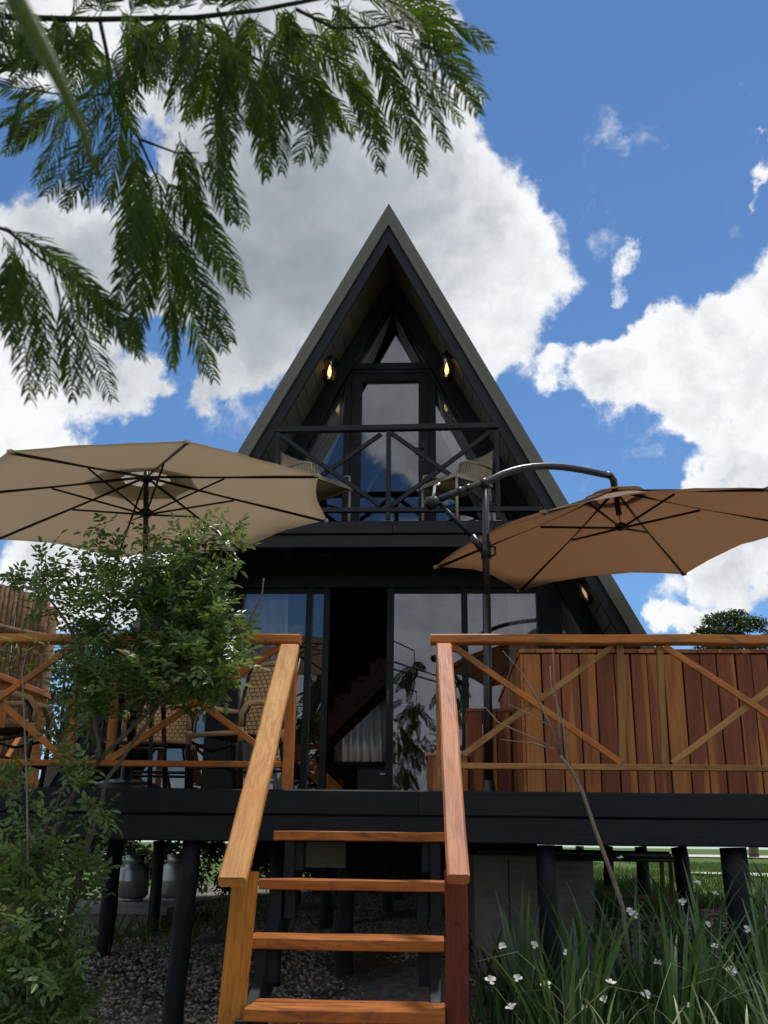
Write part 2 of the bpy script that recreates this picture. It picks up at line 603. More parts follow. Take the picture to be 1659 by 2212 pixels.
def copy_tree(o, Mw, parent=None, **props):
    c = o.copy()
    COL.objects.link(c)
    WM[c] = Mw
    if parent is None:
        c.matrix_basis = Mw
        for n, v in props.items():
            c[n] = v
    else:
        c.parent = parent
        c.matrix_basis = o.matrix_basis
    for ch in list(o.children):
        copy_tree(ch, Mw @ ch.matrix_basis, c)
    return c


def leaves(name, P, D, N, L, W, m, parent=None, fold=.25, tint=None, kind='stuff'):
    """joined leaf blades: base P, direction D, normal N, length L, width W (numpy arrays)"""
    D = D / np.linalg.norm(D, axis=1, keepdims=True)
    Sd = np.cross(D, N)
    Sd /= np.linalg.norm(Sd, axis=1, keepdims=True) + 1e-9
    N = np.cross(Sd, D)
    L = L[:, None]
    W = W[:, None]
    n = len(P)
    up = N * W * fold
    v = np.stack([P, P + D * L * .32 + Sd * W * .48 + up, P + D * L * .70 + Sd * W * .40 + up * .6 - N * L * .03, P + D * L - N * L * .10,
                  P + D * L * .70 - Sd * W * .40 + up * .6 - N * L * .03, P + D * L * .32 - Sd * W * .48 + up], 1).reshape(-1, 3)
    o = v.mean(0)
    v = v - o
    i = np.arange(n)[:, None] * 6
    f = np.concatenate([i + np.array([[0, 1, 2, 3]]), i + np.array([[0, 3, 4, 5]])], 1).reshape(-1, 4)
    me = bpy.data.meshes.new(name)
    me.vertices.add(len(v))
    me.vertices.foreach_set('co', v.astype(np.float32).ravel())
    me.loops.add(f.size)
    me.loops.foreach_set('vertex_index', f.astype(np.int32).ravel())
    me.polygons.add(len(f))
    me.polygons.foreach_set('loop_start', np.arange(0, f.size, 4, dtype=np.int32))
    me.polygons.foreach_set('loop_total', np.full(len(f), 4, dtype=np.int32))
    me.update(calc_edges=True)
    a = me.attributes.new('tint', 'FLOAT', 'FACE')
    if tint is None:
        tint = nrg.random(n) ** 1.3
    a.data.foreach_set('value', np.repeat(tint, 2).astype(np.float32))
    me.materials.append(m)
    ob = link(bpy.data.objects.new(name, me), Matrix.Translation([float(q) for q in o]), parent)
    if kind:
        ob['kind'] = kind
    return ob


def compound(points, axes, pairs=3, ll=.034, lw=.45, spread=55):
    """compound leaves: returns arrays for leaves()"""
    P, D, N, L, W, T = [], [], [], [], [], []
    for p, a in zip(points, axes):
        p, a = Vector(p), Vector(a).normalized()
        n = Vector((rnd.gauss(0, .45), rnd.gauss(0, .45) - .25, 1)).normalized()
        s = a.cross(n)
        if s.length < .05:
            continue
        s.normalize()
        n = s.cross(a)
        sc = rnd.uniform(.65, 1.2)
        t = rnd.random() ** 1.4
        k = pairs if rnd.random() < .7 else pairs - 1
        rl = ll * sc * (k + .8) * .62
        for i in range(k + 1):
            q = p + a * rl * (.25 + .75 * i / k)
            for sg in ((1, -1) if i < k else (0,)):
                if rnd.random() < .07:
                    continue
                an = R(spread + rnd.uniform(-14, 14)) * sg
                dd = (a * math.cos(an) + s * math.sin(an) + n * rnd.uniform(-.25, .15)).normalized()
                l_ = ll * sc * rnd.uniform(.75, 1.1) * (1.15 if i == k else 1)
                P.append(q)
                D.append(dd)
                N.append(n + Vector((rnd.gauss(0, .25), rnd.gauss(0, .25), 0)))
                L.append(l_)
                W.append(l_ * lw * rnd.uniform(.85, 1.15))
                T.append(min(1, max(0, t + rnd.gauss(0, .08))))
    return [np.array(x, float) for x in (P, D, N, L, W)] + [np.array(T)]


# ------------------------------------------------------------------ ground
_gy = [-40, -6, -2.4, -1, 0, 1.8, 4, 8, 40, 400]
_gz = [-1.6, -1.56, -1.5, -1.42, -1.30, -.95, -.97, -.86, -.80, -.8]


def gz(x, y):
    b = np.interp(y, _gy, _gz)
    sl_ = np.interp(abs(y), [0, 5, 12, 400], [.075, .075, .03, 0])
    return b + sl_ * np.clip(x, -4, 4)


def build_ground():
    xs = np.concatenate([-np.geomspace(400, 6, 14), np.linspace(-5.5, 5.5, 70), np.geomspace(6, 400, 14)])
    ys = np.concatenate([-np.geomspace(400, 9, 12), np.linspace(-8, 14, 120), np.geomspace(15, 400, 18)])
    X, Y = np.meshgrid(xs, ys)
    near = np.exp(-((np.abs(X) / 9) ** 4 + (np.abs(Y) / 16) ** 4))
    Z = gz(X, Y) + near * (.025 * np.sin(X * 2.3 + 1) * np.sin(Y * 1.9) + .012 * np.sin(X * 6.1) * np.cos(Y * 5.3 + 2) + nrg.normal(0, .006, X.shape))
    v = np.stack([X, Y, Z], -1).reshape(-1, 3)
    nx, ny = len(xs), len(ys)
    f = [(j * nx + i, j * nx + i + 1, (j + 1) * nx + i + 1, (j + 1) * nx + i) for j in range(ny - 1) for i in range(nx - 1)]

    def g(k, b):
        tc = k.new('ShaderNodeTexCoord')
        p = tc.outputs['Object']
        sx = k.new('ShaderNodeSeparateXYZ')
        k.l.new(p, sx.inputs[0])
        n1 = k.noise(p, 1.3, 6, .6)
        n2 = k.noise(p, 24, 6, .7)
        n3 = k.noise(p, .35, 4, .5)
        vor = k.new('ShaderNodeTexVoronoi')
        vor.inputs['Scale'].default_value = 30
        k.l.new(p, vor.inputs['Vector'])
        soil = k.ramp(n2, [(.3, (.055, .045, .038)), (.7, (.15, .128, .11))])
        grav = k.mix(.55, k.ramp(n2, [(.3, (.15, .135, .12)), (.7, (.36, .33, .30))]), k.mix(1, vor.outputs['Color'], (.30, .28, .26), 'MULTIPLY'))
        earth = k.mix(k.smooth(n1, .42, .58), soil, grav)
        n3b = k.noise(p, 7, 5, .7)
        n3 = k.math('ADD', k.math('MULTIPLY', n3, .5), k.math('MULTIPLY', n3b, .5))
        turf = k.ramp(k.math('ADD', k.math('MULTIPLY', n2, .4), k.math('ADD', k.math('MULTIPLY', n1, .3), k.math('MULTIPLY', n3, .3))), [(.38, (.040, .070, .016)), (.52, (.075, .125, .026)), (.70, (.15, .175, .050))])
        # lawn behind and beside the deck, bare earth under it
        gx = k.math('ADD', sx.outputs[0], k.math('MULTIPLY', n1, 1.2))
        gy = k.math('ADD', sx.outputs[1], k.math('MULTIPLY', n1, 1.5))
        right = k.math('MULTIPLY', k.smooth(gx, 1.9, 2.7), k.smooth(gy, 2.2, 3.6))
        back = k.smooth(gy, 10.5, 13)
        left = k.smooth(gx, -3.3, -4.6)
        front = k.smooth(gy, -4, -7)
        lawn = k.math('MAXIMUM', k.math('MAXIMUM', right, back), k.math('MAXIMUM', left, front))
        k.l.new(k.mix(lawn, earth, turf), b.inputs['Base Color'])
        b.inputs['Roughness'].default_value = .95
        b.inputs['Specular IOR Level'].default_value = .15
        bump(k, b, n2, .7, .03)
    mb = MB()
    mb.add(v, f, True)
    o = mb.build('ground', mat('earth_gravel_and_lawn', g), None, Mw=Matrix.Identity(4))
    tag(o, 'sloping ground of earth and grass under and behind the deck', kind='structure')

    # pale gravel path and drive on the right behind the house
    def sheet(name, pts, width, label):
        mbx = MB()
        vs_ = []
        for i, (x, y) in enumerate(pts):
            a = Vector(pts[max(i - 1, 0)])
            c = Vector(pts[min(i + 1, len(pts) - 1)])
            t = (c - a).normalized()
            nn = Vector((-t.y, t.x))
            ww = width * rnd.uniform(.85, 1.15)
            for s_ in (-1, -.5, 0, .5, 1):
                q = Vector((x, y)) + nn * ww * s_ / 2
                vs_.append((q.x, q.y, float(gz(q.x, q.y)) + .035))
        mbx.add(vs_, [(i * 5 + j, i * 5 + j + 1, (i + 1) * 5 + j + 1, (i + 1) * 5 + j) for i in range(len(pts) - 1) for j in range(4)], True)

        def pm(k, b):
            tc = k.new('ShaderNodeTexCoord')
            n2 = k.noise(tc.outputs['Object'], 22, 6, .7)
            k.l.new(k.ramp(n2, [(.3, (.30, .28, .26)), (.7, (.72, .70, .66))]), b.inputs['Base Color'])
            b.inputs['Roughness'].default_value = .95
            bump(k, b, n2, .8, .03)
        tag(mbx.build(name, mat(name + '_stone', pm), None, Mw=Matrix.Identity(4)), label, kind='structure')
    sheet('gravel_path', [(4.6 + .35 * math.sin(t * .8), 2.6 + t) for t in np.linspace(0, 9, 24)], .9, 'pale gravel path crossing the lawn right of the deck')
    sheet('gravel_drive', [(x, 44 + .8 * math.sin(x * .2)) for x in np.linspace(-60, 90, 60)], 14, 'pale gravel drive across the lawn behind the house')


build_ground()


# ------------------------------------------------------------------ A-frame house
HX, ZA, SL = -.03, 6.0, .515


def roofx(z, off=0.0):
    """half width of the gable at height z, measured inwards by off"""
    return SL * (ZA - z) - off


house = thing('a_frame_house', 'black A-frame house with steep grey gable, balcony and lit lanterns', 'house', (HX, 6.5, -.9))
Y0, YB = 2.72, 8.2
for sgn in (-1, 1):
    m_ = MB()
    z0 = -.03
    poly = [(HX, ZA), (HX, ZA - .12 / SL), (HX + sgn * roofx(z0, .12), z0), (HX + sgn * roofx(z0), z0)]
    if sgn < 0:
        poly = poly[::1]
    else:
        poly = poly[::-1]
    m_.prism(poly, Y0, YB)
    rf = m_.build('roof', M['roof'], house)
    lip = MB()
    pl = [(HX, ZA - .085 / SL), (HX, ZA - .135 / SL), (HX + sgn * roofx(z0, .135), z0), (HX + sgn * roofx(z0, .085), z0)]
    lip.prism(pl if sgn < 0 else pl[::-1], Y0 - .022, Y0 - .002)
    lip.build('edge_trim', M['roof'], rf)
    bg_ = MB()
    pl = [(HX, ZA - .124 / SL), (HX, ZA - .245 / SL), (HX + sgn * roofx(z0, .245), z0), (HX + sgn * roofx(z0, .124), z0)]
    bg_.prism(pl if sgn < 0 else pl[::-1], Y0 + .012, Y0 + .05)
    bg_.build('barge_board', M['barge'], house)
    # soffit boards run front to back, one above the other
    zt = 5.62
    step = .172
    while zt > .15:
        za, zb = zt, zt - step + .010
        sb = MB()
        th = .016
        e = rnd.uniform(0, .004)
        pl = [(HX + sgn * roofx(za, .124 + e), za), (HX + sgn * roofx(za, .124 + th + e), za), (HX + sgn * roofx(zb, .124 + th + e), zb), (HX + sgn * roofx(zb, .124 + e), zb)]
        sb.prism(pl if sgn < 0 else pl[::-1], Y0 + .054, 3.70)
        sb.build('soffit_board', M['soffit'], house)
        zt -= step
    # heavy inner rafter in front of the glass
    rm = MB()
    zt0 = 5.50
    pl = [(HX + sgn * .004, zt0), (HX + sgn * .004, ZA - .325 / SL), (HX + sgn * roofx(0, .325), 0), (HX + sgn * roofx(0, .148), 0), (HX + sgn * roofx(zt0, .148), zt0)]
    rm.prism(pl if sgn < 0 else pl[::-1], 3.575, 3.665)
    rm.build('rafter', M['black_frame'], house)

# floors, walls
boxo('house_floor', (HX - 3.0, 3.72, -.26), (HX + 3.0, YB - .1, -.006), M['black_wood'], house)
for y_ in (4.4, 6.2, 8.0):
    boxo('floor_girder', (HX - 1.45, y_ - .05, -.62 if y_ > 5 else -.5), (HX + 1.45, y_ + .05, -.262), M['black_wood'], house)
boxo('skirt_wall', (HX - 1.2, 8.06, -1.1), (HX + 1.45, 8.16, -.3), M['black_wood'], house)
loft = boxo('loft_floor', (HX - 1.5, 3.72, 2.36), (HX + 1.5, YB - .2, 2.55), M['black_wood'], house)
# back wall with a window in it that lights the far curtain
WX0, WX1, WZ0, WZ1 = -.84, -.24, .86, 1.52
for poly in ([(HX - roofx(0, .14), 0), (WX0, 0), (WX0, 2.36), (HX - roofx(2.36, .14), 2.36)], [(WX1, 0), (HX + roofx(0, .14), 0), (HX + roofx(2.36, .14), 2.36), (WX1, 2.36)],
             [(WX0 + .001, 0), (WX1 - .001, 0), (WX1 - .001, WZ0), (WX0 + .001, WZ0)], [(WX0 + .001, WZ1), (WX1 - .001, WZ1), (WX1 - .001, 2.36), (WX0 + .001, 2.36)],
             [(HX - roofx(2.361, .14), 2.361), (HX + roofx(2.361, .14), 2.361), (HX, ZA - .14 / SL)]):
    bw = MB()
    bw.prism(poly, 7.95, 8.05)
    bw.build('back_wall', M['dark_soffit'], house)
bwin = boxo('back_window', (WX0 + .001, 7.98, WZ0 + .001), (WX1 - .001, 8.02, WZ0 + .04), M['black_frame'], house)

# upper glazing ------------------------------------------------------------
YG = 3.70


def frame_piece(name, lo, hi, m='black_frame', parent=house):
    return boxo(name, lo, hi, M[m], parent)


def pane(poly, parent, y=YG + .005):
    p = MB()
    p.prism(poly, y, y + .008)
    return p.build('pane', M['glass'], parent)


ZF = 2.56
dw = boxo('balcony_door', (-.455, YG - .035, 4.432), (.370, YG + .02, 4.52), M['black_frame'], house)
boxo('door_stile', (-.455, YG - .036, ZF), (-.346, YG + .021, 4.4315), M['black_frame'], dw)
boxo('door_stile', (.262, YG - .036, ZF), (.370, YG + .021, 4.4315), M['black_frame'], dw)
boxo('door_rail', (-.3455, YG - .034, ZF), (.2615, YG + .02, ZF + .12), M['black_frame'], dw)
pane([(-.3455, ZF + .12), (.2615, ZF + .12), (.2615, 4.4315), (-.3455, 4.4315)], dw)
hd = MB()
hd.box((.312, YG - .044, 3.60), (.028, .016, .20))
hd.tube([(.312, YG - .05, 3.63), (.312, YG - .085, 3.63), (.23, YG - .085, 3.63)], .009, 8)
hd.build('door_handle', M['plastic'], dw)
fr = frame_piece('door_frame', (-.53, YG - .05, ZF), (-.46, YG + .03, 4.56))
frame_piece('door_frame', (.375, YG - .05, ZF), (.445, YG + .03, 4.56))
frame_piece('transom', (-.72, YG - .06, 4.5625), (.66, YG + .03, 4.635))
tw = MB()
tw.prism([(-.46, 4.5225), (.375, 4.5225), (.375, 4.56), (-.46, 4.56)], YG - .045, YG + .02)
tw.build('door_head', M['black_frame'], house)
top = MB()
for sgn in (-1, 1):
    pl = [(HX, 5.40), (HX, 5.33), (HX + sgn * .37, 4.637), (HX + sgn * .41, 4.637)]
    top.prism(pl if sgn < 0 else pl[::-1], YG - .03, YG + .02)
tri = top.build('gable_window', M['black_frame'], house)
pane([(HX - .37, 4.637), (HX + .37, 4.637), (HX, 5.33)], tri)
for sgn in (-1, 1):
    xa = -.53 if sgn < 0 else .445
    zc = ZA - (abs(xa - HX) + .345) / SL
    xb = roofx(ZF, .345)
    f_ = MB()
    pl = [(xa, zc + .05), (xa, zc - .02), (HX + sgn * (xb - .03), ZF), (HX + sgn * (xb + .02), ZF)]
    f_.prism(pl if sgn < 0 else pl[::-1], YG - .03, YG + .02)
    sw = f_.build('side_window', M['black_frame'], house)
    pl = [(xa, zc - .02), (xa, ZF), (HX + sgn * (xb - .03), ZF)]
    pane(pl if sgn < 0 else pl[::-1], sw)

# lower glazing: sliding panes between posts -------------------------------
ZH = 2.14
for x0, x1, zb, zt, yo in ((-.86, -.80, 0, ZH, .05), (-.683, -.619, 0, ZH, .06), (-.05, .018, 0, ZH, .05), (.689, .75, 0, ZH, .05), (1.435, 1.67, 0, ZH, .07), (-1.80, -1.50, 0, ZH, .07)):
    frame_piece('window_post', (x0, YG - yo, zb), (x1, YG + .03, zt))
frame_piece('window_head', (-2.0, YG - .06, ZH + .002), (1.95, YG + .03, 2.36))
for x0, x1 in ((-1.4995, -.8605), (-.7995, -.6835), (.0185, .6885), (.7505, 1.4345)):
    sw = boxo('sliding_window', (x0, YG - .015, .0), (x1, YG + .02, .05), M['black_frame'], house)
    boxo('top_rail', (x0, YG - .015, ZH - .045), (x1, YG + .02, ZH), M['black_frame'], sw)
    pane([(x0, .05), (x1, .05), (x1, ZH - .045), (x0, ZH - .045)], sw)
for sgn in (-1, 1):
    xa = 1.672 if sgn > 0 else -1.802
    zt = ZA - (abs(xa - HX) + .35) / SL
    xb = roofx(0, .355)
    sw = boxo('corner_window', (min(xa, HX + sgn * xb), YG - .02, 0), (max(xa, HX + sgn * xb), YG + .02, .06), M['black_frame'], house)
    pl = [(xa, zt), (xa, .06), (HX + sgn * (xb - .03), .06)]
    pane(pl if sgn < 0 else pl[::-1], sw)
lk = boxo('door_lock', (-.045, YG - .064, .98), (-.02, YG - .0505, 1.12), M['plastic'], house)

# interior: stair, cabinet, partition --------------------------------------
ist = thing('interior_staircase', 'dark red wooden staircase inside the open sliding door', 'staircase', (-.4, 5.0, 0))
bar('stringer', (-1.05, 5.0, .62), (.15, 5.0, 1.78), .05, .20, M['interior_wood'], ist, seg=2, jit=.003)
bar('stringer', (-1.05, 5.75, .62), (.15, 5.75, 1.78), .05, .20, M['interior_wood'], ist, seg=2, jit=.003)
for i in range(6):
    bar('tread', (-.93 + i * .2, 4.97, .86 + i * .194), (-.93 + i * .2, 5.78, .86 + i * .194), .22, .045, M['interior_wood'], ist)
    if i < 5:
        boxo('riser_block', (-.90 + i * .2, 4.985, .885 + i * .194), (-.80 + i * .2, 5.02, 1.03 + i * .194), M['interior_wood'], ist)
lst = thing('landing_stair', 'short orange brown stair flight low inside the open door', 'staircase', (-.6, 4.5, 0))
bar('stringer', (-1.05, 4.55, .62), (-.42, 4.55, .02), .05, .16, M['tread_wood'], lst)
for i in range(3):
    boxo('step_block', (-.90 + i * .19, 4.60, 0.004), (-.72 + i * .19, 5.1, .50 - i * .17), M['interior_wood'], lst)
cb = thing('black_cabinet', 'low black fridge cabinet beneath the curtain inside the door', 'cabinet', (-.2, 5.6, 0))
boxo('cabinet_body', (-.46, 5.5, 0.0), (.05, 6.0, .52), M['black_frame'], cb)
boxo('cabinet_door', (-.45, 5.47, .03), (.04, 5.497, .49), M['plastic'], cb)
boxo('handle', (-.20, 5.455, .44), (-.10, 5.469, .45), M['silver'], cb)
for i in range(13):
    x_ = -2.72 + i * .43
    if WX0 - .2 < x_ < WX1 + .2:
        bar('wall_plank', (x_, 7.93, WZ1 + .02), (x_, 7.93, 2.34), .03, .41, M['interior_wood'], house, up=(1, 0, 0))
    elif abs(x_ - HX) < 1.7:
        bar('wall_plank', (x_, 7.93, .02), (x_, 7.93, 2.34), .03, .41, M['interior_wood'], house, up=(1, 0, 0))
sp = thing('ceiling_spotlight', 'small lit white spotlight on the room ceiling behind the glass', 'spotlight', (.95, 4.3, 2.34))
s_ = MB()
s_.lathe((.95, 4.3, 2.29), [(.045, .05), (.045, 0), (.03, 0)], 12)
s_.build('spot_rim', M['silver'], sp)
s_ = MB()
s_.lathe((.95, 4.3, 2.292), [(.0301, 0), (.0001, -.004)], 12)
s_.build('spot_lens', M['spot'], sp)


def curtain(left, right, y, m, label, group, n=70, amp=.022, waves=9, sway=0.0):
    """left / right: lists of (x, z) from top to bottom"""
    L_, R_ = [np.array(a, float) for a in (left, right)]
    rows = 14
    tt = np.linspace(0, 1, rows)
    s0 = np.linspace(0, 1, len(L_))
    vs_ = []
    ph = rnd.uniform(0, 6)
    for t in tt:
        a = [np.interp(t, s0, L_[:, i]) for i in (0, 1)]
        b = [np.interp(t, s0, R_[:, i]) for i in (0, 1)]
        for j in range(n):
            u = j / (n - 1)
            w = u + .012 * math.sin(3 * t + u * 9 + ph)
            yy = y + amp * (math.sin(2 * math.pi * waves * w + ph) + .4 * math.sin(2 * math.pi * waves * 1.7 * w + 2 + 2 * t)) + sway * t
            vs_.append((a[0] + (b[0] - a[0]) * u, yy, a[1] + (b[1] - a[1]) * u))
    mb = MB()
    mb.add(vs_, [(r * n + j, (r + 1) * n + j, (r + 1) * n + j + 1, r * n + j + 1) for r in range(rows - 1) for j in range(n - 1)], True)
    o = mb.build('curtain', M[m])
    tag(o, label, 'curtain', group)
    return o


CG = 'curtains hanging inside the windows'
curtain([(-.56, 4.38), (-.80, 3.86), (-1.02, 3.46), (-1.36, 2.58)], [(-.535, 4.38), (-.535, 3.95), (-.70, 3.55), (-1.05, 2.58)], 3.752, 'curtain', 'grey curtain swept aside left of the balcony door', CG, waves=7, amp=.015)
curtain([(.45, 4.38), (.46, 3.95), (.66, 3.5), (1.0, 2.58)], [(.47, 4.38), (.72, 3.86), (.95, 3.46), (1.30, 2.58)], 3.752, 'curtain', 'grey curtain swept aside right of the balcony door', CG, waves=7, amp=.015)
curtain([(-.05, 5.30), (-.20, 5.0), (-.40, 4.60)], [(-.03, 5.30), (-.12, 5.0), (-.27, 4.60)], 3.745, 'curtain', 'grey curtain on the left side of the small gable triangle window', CG, waves=4, amp=.012)
curtain([(-.01, 5.30), (.04, 5.0), (.17, 4.60)], [(.01, 5.30), (.13, 5.0), (.33, 4.60)], 3.745, 'curtain', 'grey curtain on the right side of the small gable triangle window', CG, waves=4, amp=.012)
curtain([(-1.78, 2.3), (-1.78, .02)], [(-1.08, 2.3), (-1.02, .02)], 3.86, 'curtain', 'long grey curtain behind the glass left of the open door', CG, waves=9, amp=.03)
curtain([(1.16, 2.3), (1.16, .02)], [(1.46, 2.3), (1.46, .02)], 3.82, 'sheer', 'pale pleated curtain at the right end of the sliding windows', CG, waves=8, amp=.018)
curtain([(1.70, 2.1), (1.72, .02)], [(1.84, 1.95), (2.4, .02)], 3.82, 'curtain', 'grey curtain in the low corner window under the lower lantern', CG, waves=7, amp=.02)
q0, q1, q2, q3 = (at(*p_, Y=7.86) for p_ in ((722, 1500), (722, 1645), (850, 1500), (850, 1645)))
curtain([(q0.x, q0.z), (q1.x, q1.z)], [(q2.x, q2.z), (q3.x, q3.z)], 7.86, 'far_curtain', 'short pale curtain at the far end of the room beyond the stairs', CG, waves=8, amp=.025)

# balcony ------------------------------------------------------------------
bal = boxo('balcony_floor', (HX - 1.60, Y0 + .10, 2.50), (HX + 1.60, 3.64, 2.555), M['black_wood'], house)
for i in range(7):
    boxo('balcony_joist', (HX - 1.50 + i * .49, Y0 + .12, 2.36), (HX - 1.44 + i * .49, 3.62, 2.498), M['black_wood'], bal)
bar('fascia_beam', (HX - 1.59, Y0 + .075, 2.50), (.035, Y0 + .075, 2.50), .045, .118, M['barge'], bal, seg=4, jit=.0015)
bar('fascia_beam', (.04, Y0 + .077, 2.502), (HX + 1.59, Y0 + .077, 2.502), .045, .118, M['barge'], bal, seg=4, jit=.0015)
bar('fascia_beam', (HX - 1.66, Y0 + .10, 2.374), (HX + 1.66, Y0 + .10, 2.374), .05, .118, M['barge'], bal, seg=6, jit=.0015)
YR = Y0 + .03
bar('railing_top', (HX - 1.085, YR, 3.475), (HX + 1.075, YR, 3.50), .065, .055, M['barge'], bal, seg=6, jit=.0015)
bar('railing_bottom', (HX - 1.46, YR, 2.655), (HX + 1.46, YR, 2.66), .05, .045, M['barge'], bal, seg=6, jit=.0015)
for x in (-1.075, -.005, 1.02):
    bar('railing_post', (HX + x + .03, YR, 2.565), (HX + x + .03, YR, 3.45), .045, .045, M['barge'], bal, up=(1, 0, 0), seg=3, jit=.001)
for (xa, za, xb, zb, dy) in ((-1.03, 3.43, -.05, 2.70, -.006), (-1.03, 2.70, -.05, 3.43, .012), (.05, 3.43, 1.0, 2.70, -.006), (.05, 2.70, 1.0, 3.45, .012)):
    bar('railing_brace', (HX + xa, YR + dy, za), (HX + xb, YR + dy, zb), .03, .042, M['barge'], bal, seg=3, jit=.001)

# lanterns -----------------------------------------------------------------
LG = 'iron wall lanterns on the soffit'


def lantern(loc, tilt, label, first=None):
    Mw = Matrix.Translation(loc) @ Matrix.Rotation(tilt, 4, 'Y') @ Matrix.Scale(1.55, 4)
    if first is not None:
        return copy_tree(first, Mw, None, label=label)
    o = bpy.data.objects.new('wall_lantern', None)
    link(o, Mw)
    tag(o, label, 'lantern', LG)

    def part(mb, n, m, par=o):
        return mb.build(n, M[m], par, Mw=Mw)
    b = MB()
    b.lathe((0, 0, 0), [(.001, -.105), (.022, -.10), (.03, -.088), (.036, -.082), (.036, -.074), (.03, -.072)], 6)
    part(b, 'lantern_base', 'lamp_iron')
    b = MB()
    b.lathe((0, 0, 0), [(.062, .052), (.066, .060), (.05, .085), (.028, .105), (.012, .112), (.012, .125), (.001, .14)], 6)
    part(b, 'lantern_cap', 'lamp_iron')
    b = MB()
    for j in range(6):
        a = 2 * math.pi * j / 6
        b.tube([(.035 * math.cos(a), .035 * math.sin(a), -.076), (.058 * math.cos(a), .058 * math.sin(a), .054)], .0042, 5)
    part(b, 'lantern_cage', 'lamp_iron')
    b = MB()
    b.lathe((0, 0, 0), [(.031, -.074), (.053, .053)], 6)
    part(b, 'lantern_glass', 'lamp_glass')
    b = MB()
    b.lathe((0, 0, 0), [(.001, -.045), (.012, -.035), (.015, -.01), (.009, .02), (.001, .045)], 10)
    part(b, 'bulb', 'bulb')
    b = MB()
    b.tube([(0, 0, .115), (.03, 0, .15), (.075, 0, .155), (.095, 0, .12), (.098, 0, .07)], .008, 6)
    b.tube([(.098, 0, .09), (.075, 0, .075), (.062, 0, .10)], .005, 5)
    b.box((.103, 0, .10), (.012, .05, .11))
    part(b, 'bracket', 'lamp_iron')
    return o


l1 = lantern(at(965, 796, Y=3.25), 0, 'lit black lantern right of the balcony door on the sloped soffit')
Ml = Matrix.Translation(at(712, 801, Y=3.25)) @ Matrix.Rotation(math.pi, 4, 'Z') @ Matrix.Scale(1.55, 4)
copy_tree(l1, Ml, None, label='lit black lantern left of the balcony door on the sloped soffit')
l3 = copy_tree(l1, Matrix.Translation(at(1262, 1280, Y=3.2)) @ Matrix.Rotation(-.35, 4, 'Y') @ Matrix.Scale(1.25, 4), None, label='dim lantern low on the right soffit, below the brown umbrella')
for ch in l3.children:
    if ch.name.startswith('bulb'):
        ch.data = ch.data.copy()
        ch.data.materials[0] = M['bulb_dim']
for px, py, y in ((965, 796, 3.25), (712, 801, 3.25)):
    ld = bpy.data.lights.new('lantern_light', 'POINT')
    ld.energy = .38
    ld.color = (1, .70, .38)
    ld.shadow_soft_size = .02
    lo = bpy.data.objects.new('lantern_light', ld)
    lo.location = at(px, py, Y=y)
    COL.objects.link(lo)

# ------------------------------------------------------------------ timber deck
deck = thing('timber_deck', 'raised black timber deck on round posts in front of the house', 'deck', (0, 1.8, -1.0))
DX = 3.05
bar('edge_beam', (-DX, -.035, -.0725), (.33, -.035, -.0725), .07, .142, M['black_wood'], deck, seg=9, jit=.0018, bev=.008)
bar('edge_beam', (.333, -.0355, -.0725), (DX, -.0355, -.0725), .07, .142, M['black_wood'], deck, seg=9, jit=.0018, bev=.008)
bar('edge_beam', (-DX, -.03, -.2205), (DX, -.03, -.2205), .075, .146, M['black_wood'], deck, seg=14, jit=.0025, bev=.008)
y = .075
while y < 3.6:
    bar('deck_board', (-DX, y, -.017), (DX, y, -.017), .135, .028, M['black_wood'], deck)
    y += .142
for i in range(9):
    x = -DX + .06 + i * (2 * DX - .12) / 8
    boxo('joist', (x - .03, .012, -.19), (x + .03, 3.62, -.034), M['black_wood'], deck)
bar('back_beam', (-DX, 3.66, -.11), (DX, 3.66, -.11), .07, .15, M['black_wood'], deck)


def post(x, y, r, lean=0.0, m='black_wood', top=-.295):
    b = MB()
    zb = float(gz(x, y)) - .15
    n = 7
    pts, rad = [], []
    for i in range(n):
        t = i / (n - 1)
        pts.append((x - lean * (1 - t) + rnd.uniform(-.006, .006), y + rnd.uniform(-.005, .005), zb + (top - zb) * t))
        rad.append(r * (1.06 - .10 * t + rnd.uniform(-.03, .03)))
    b.tube(pts, rad, 14)
    return b.build('deck_post', M[m], deck)


for x, y, r, ln in ((-1.0, .02, .058, .05), (-2.0, 1.8, .062, .03), (-2.255, 4.0, .055, 0), (-2.65, .5, .06, 0), (1.07, .05, .058, .0), (2.13, .05, .078, -.04), (2.27, 2.0, .062, -.05),
                    (2.36, 4.0, .06, -.03), (-.17, 1.0, .055, 0), (-.5, 3.0, .055, 0), (-.62, .9, .05, 0), (.35, 3.5, .05, 0), (1.6, 4.2, .06, 0), (-.05, 4.6, .055, 0), (-.75, 5.5, .055, 0)):
    post(x, y, r, ln)
for x in (-2.4, -1.2, 0, 1.2, 2.4):
    for y in (6.2, 8.6):
        if not (x == -2.4 and y == 6.2):
            post(x, y, .06)

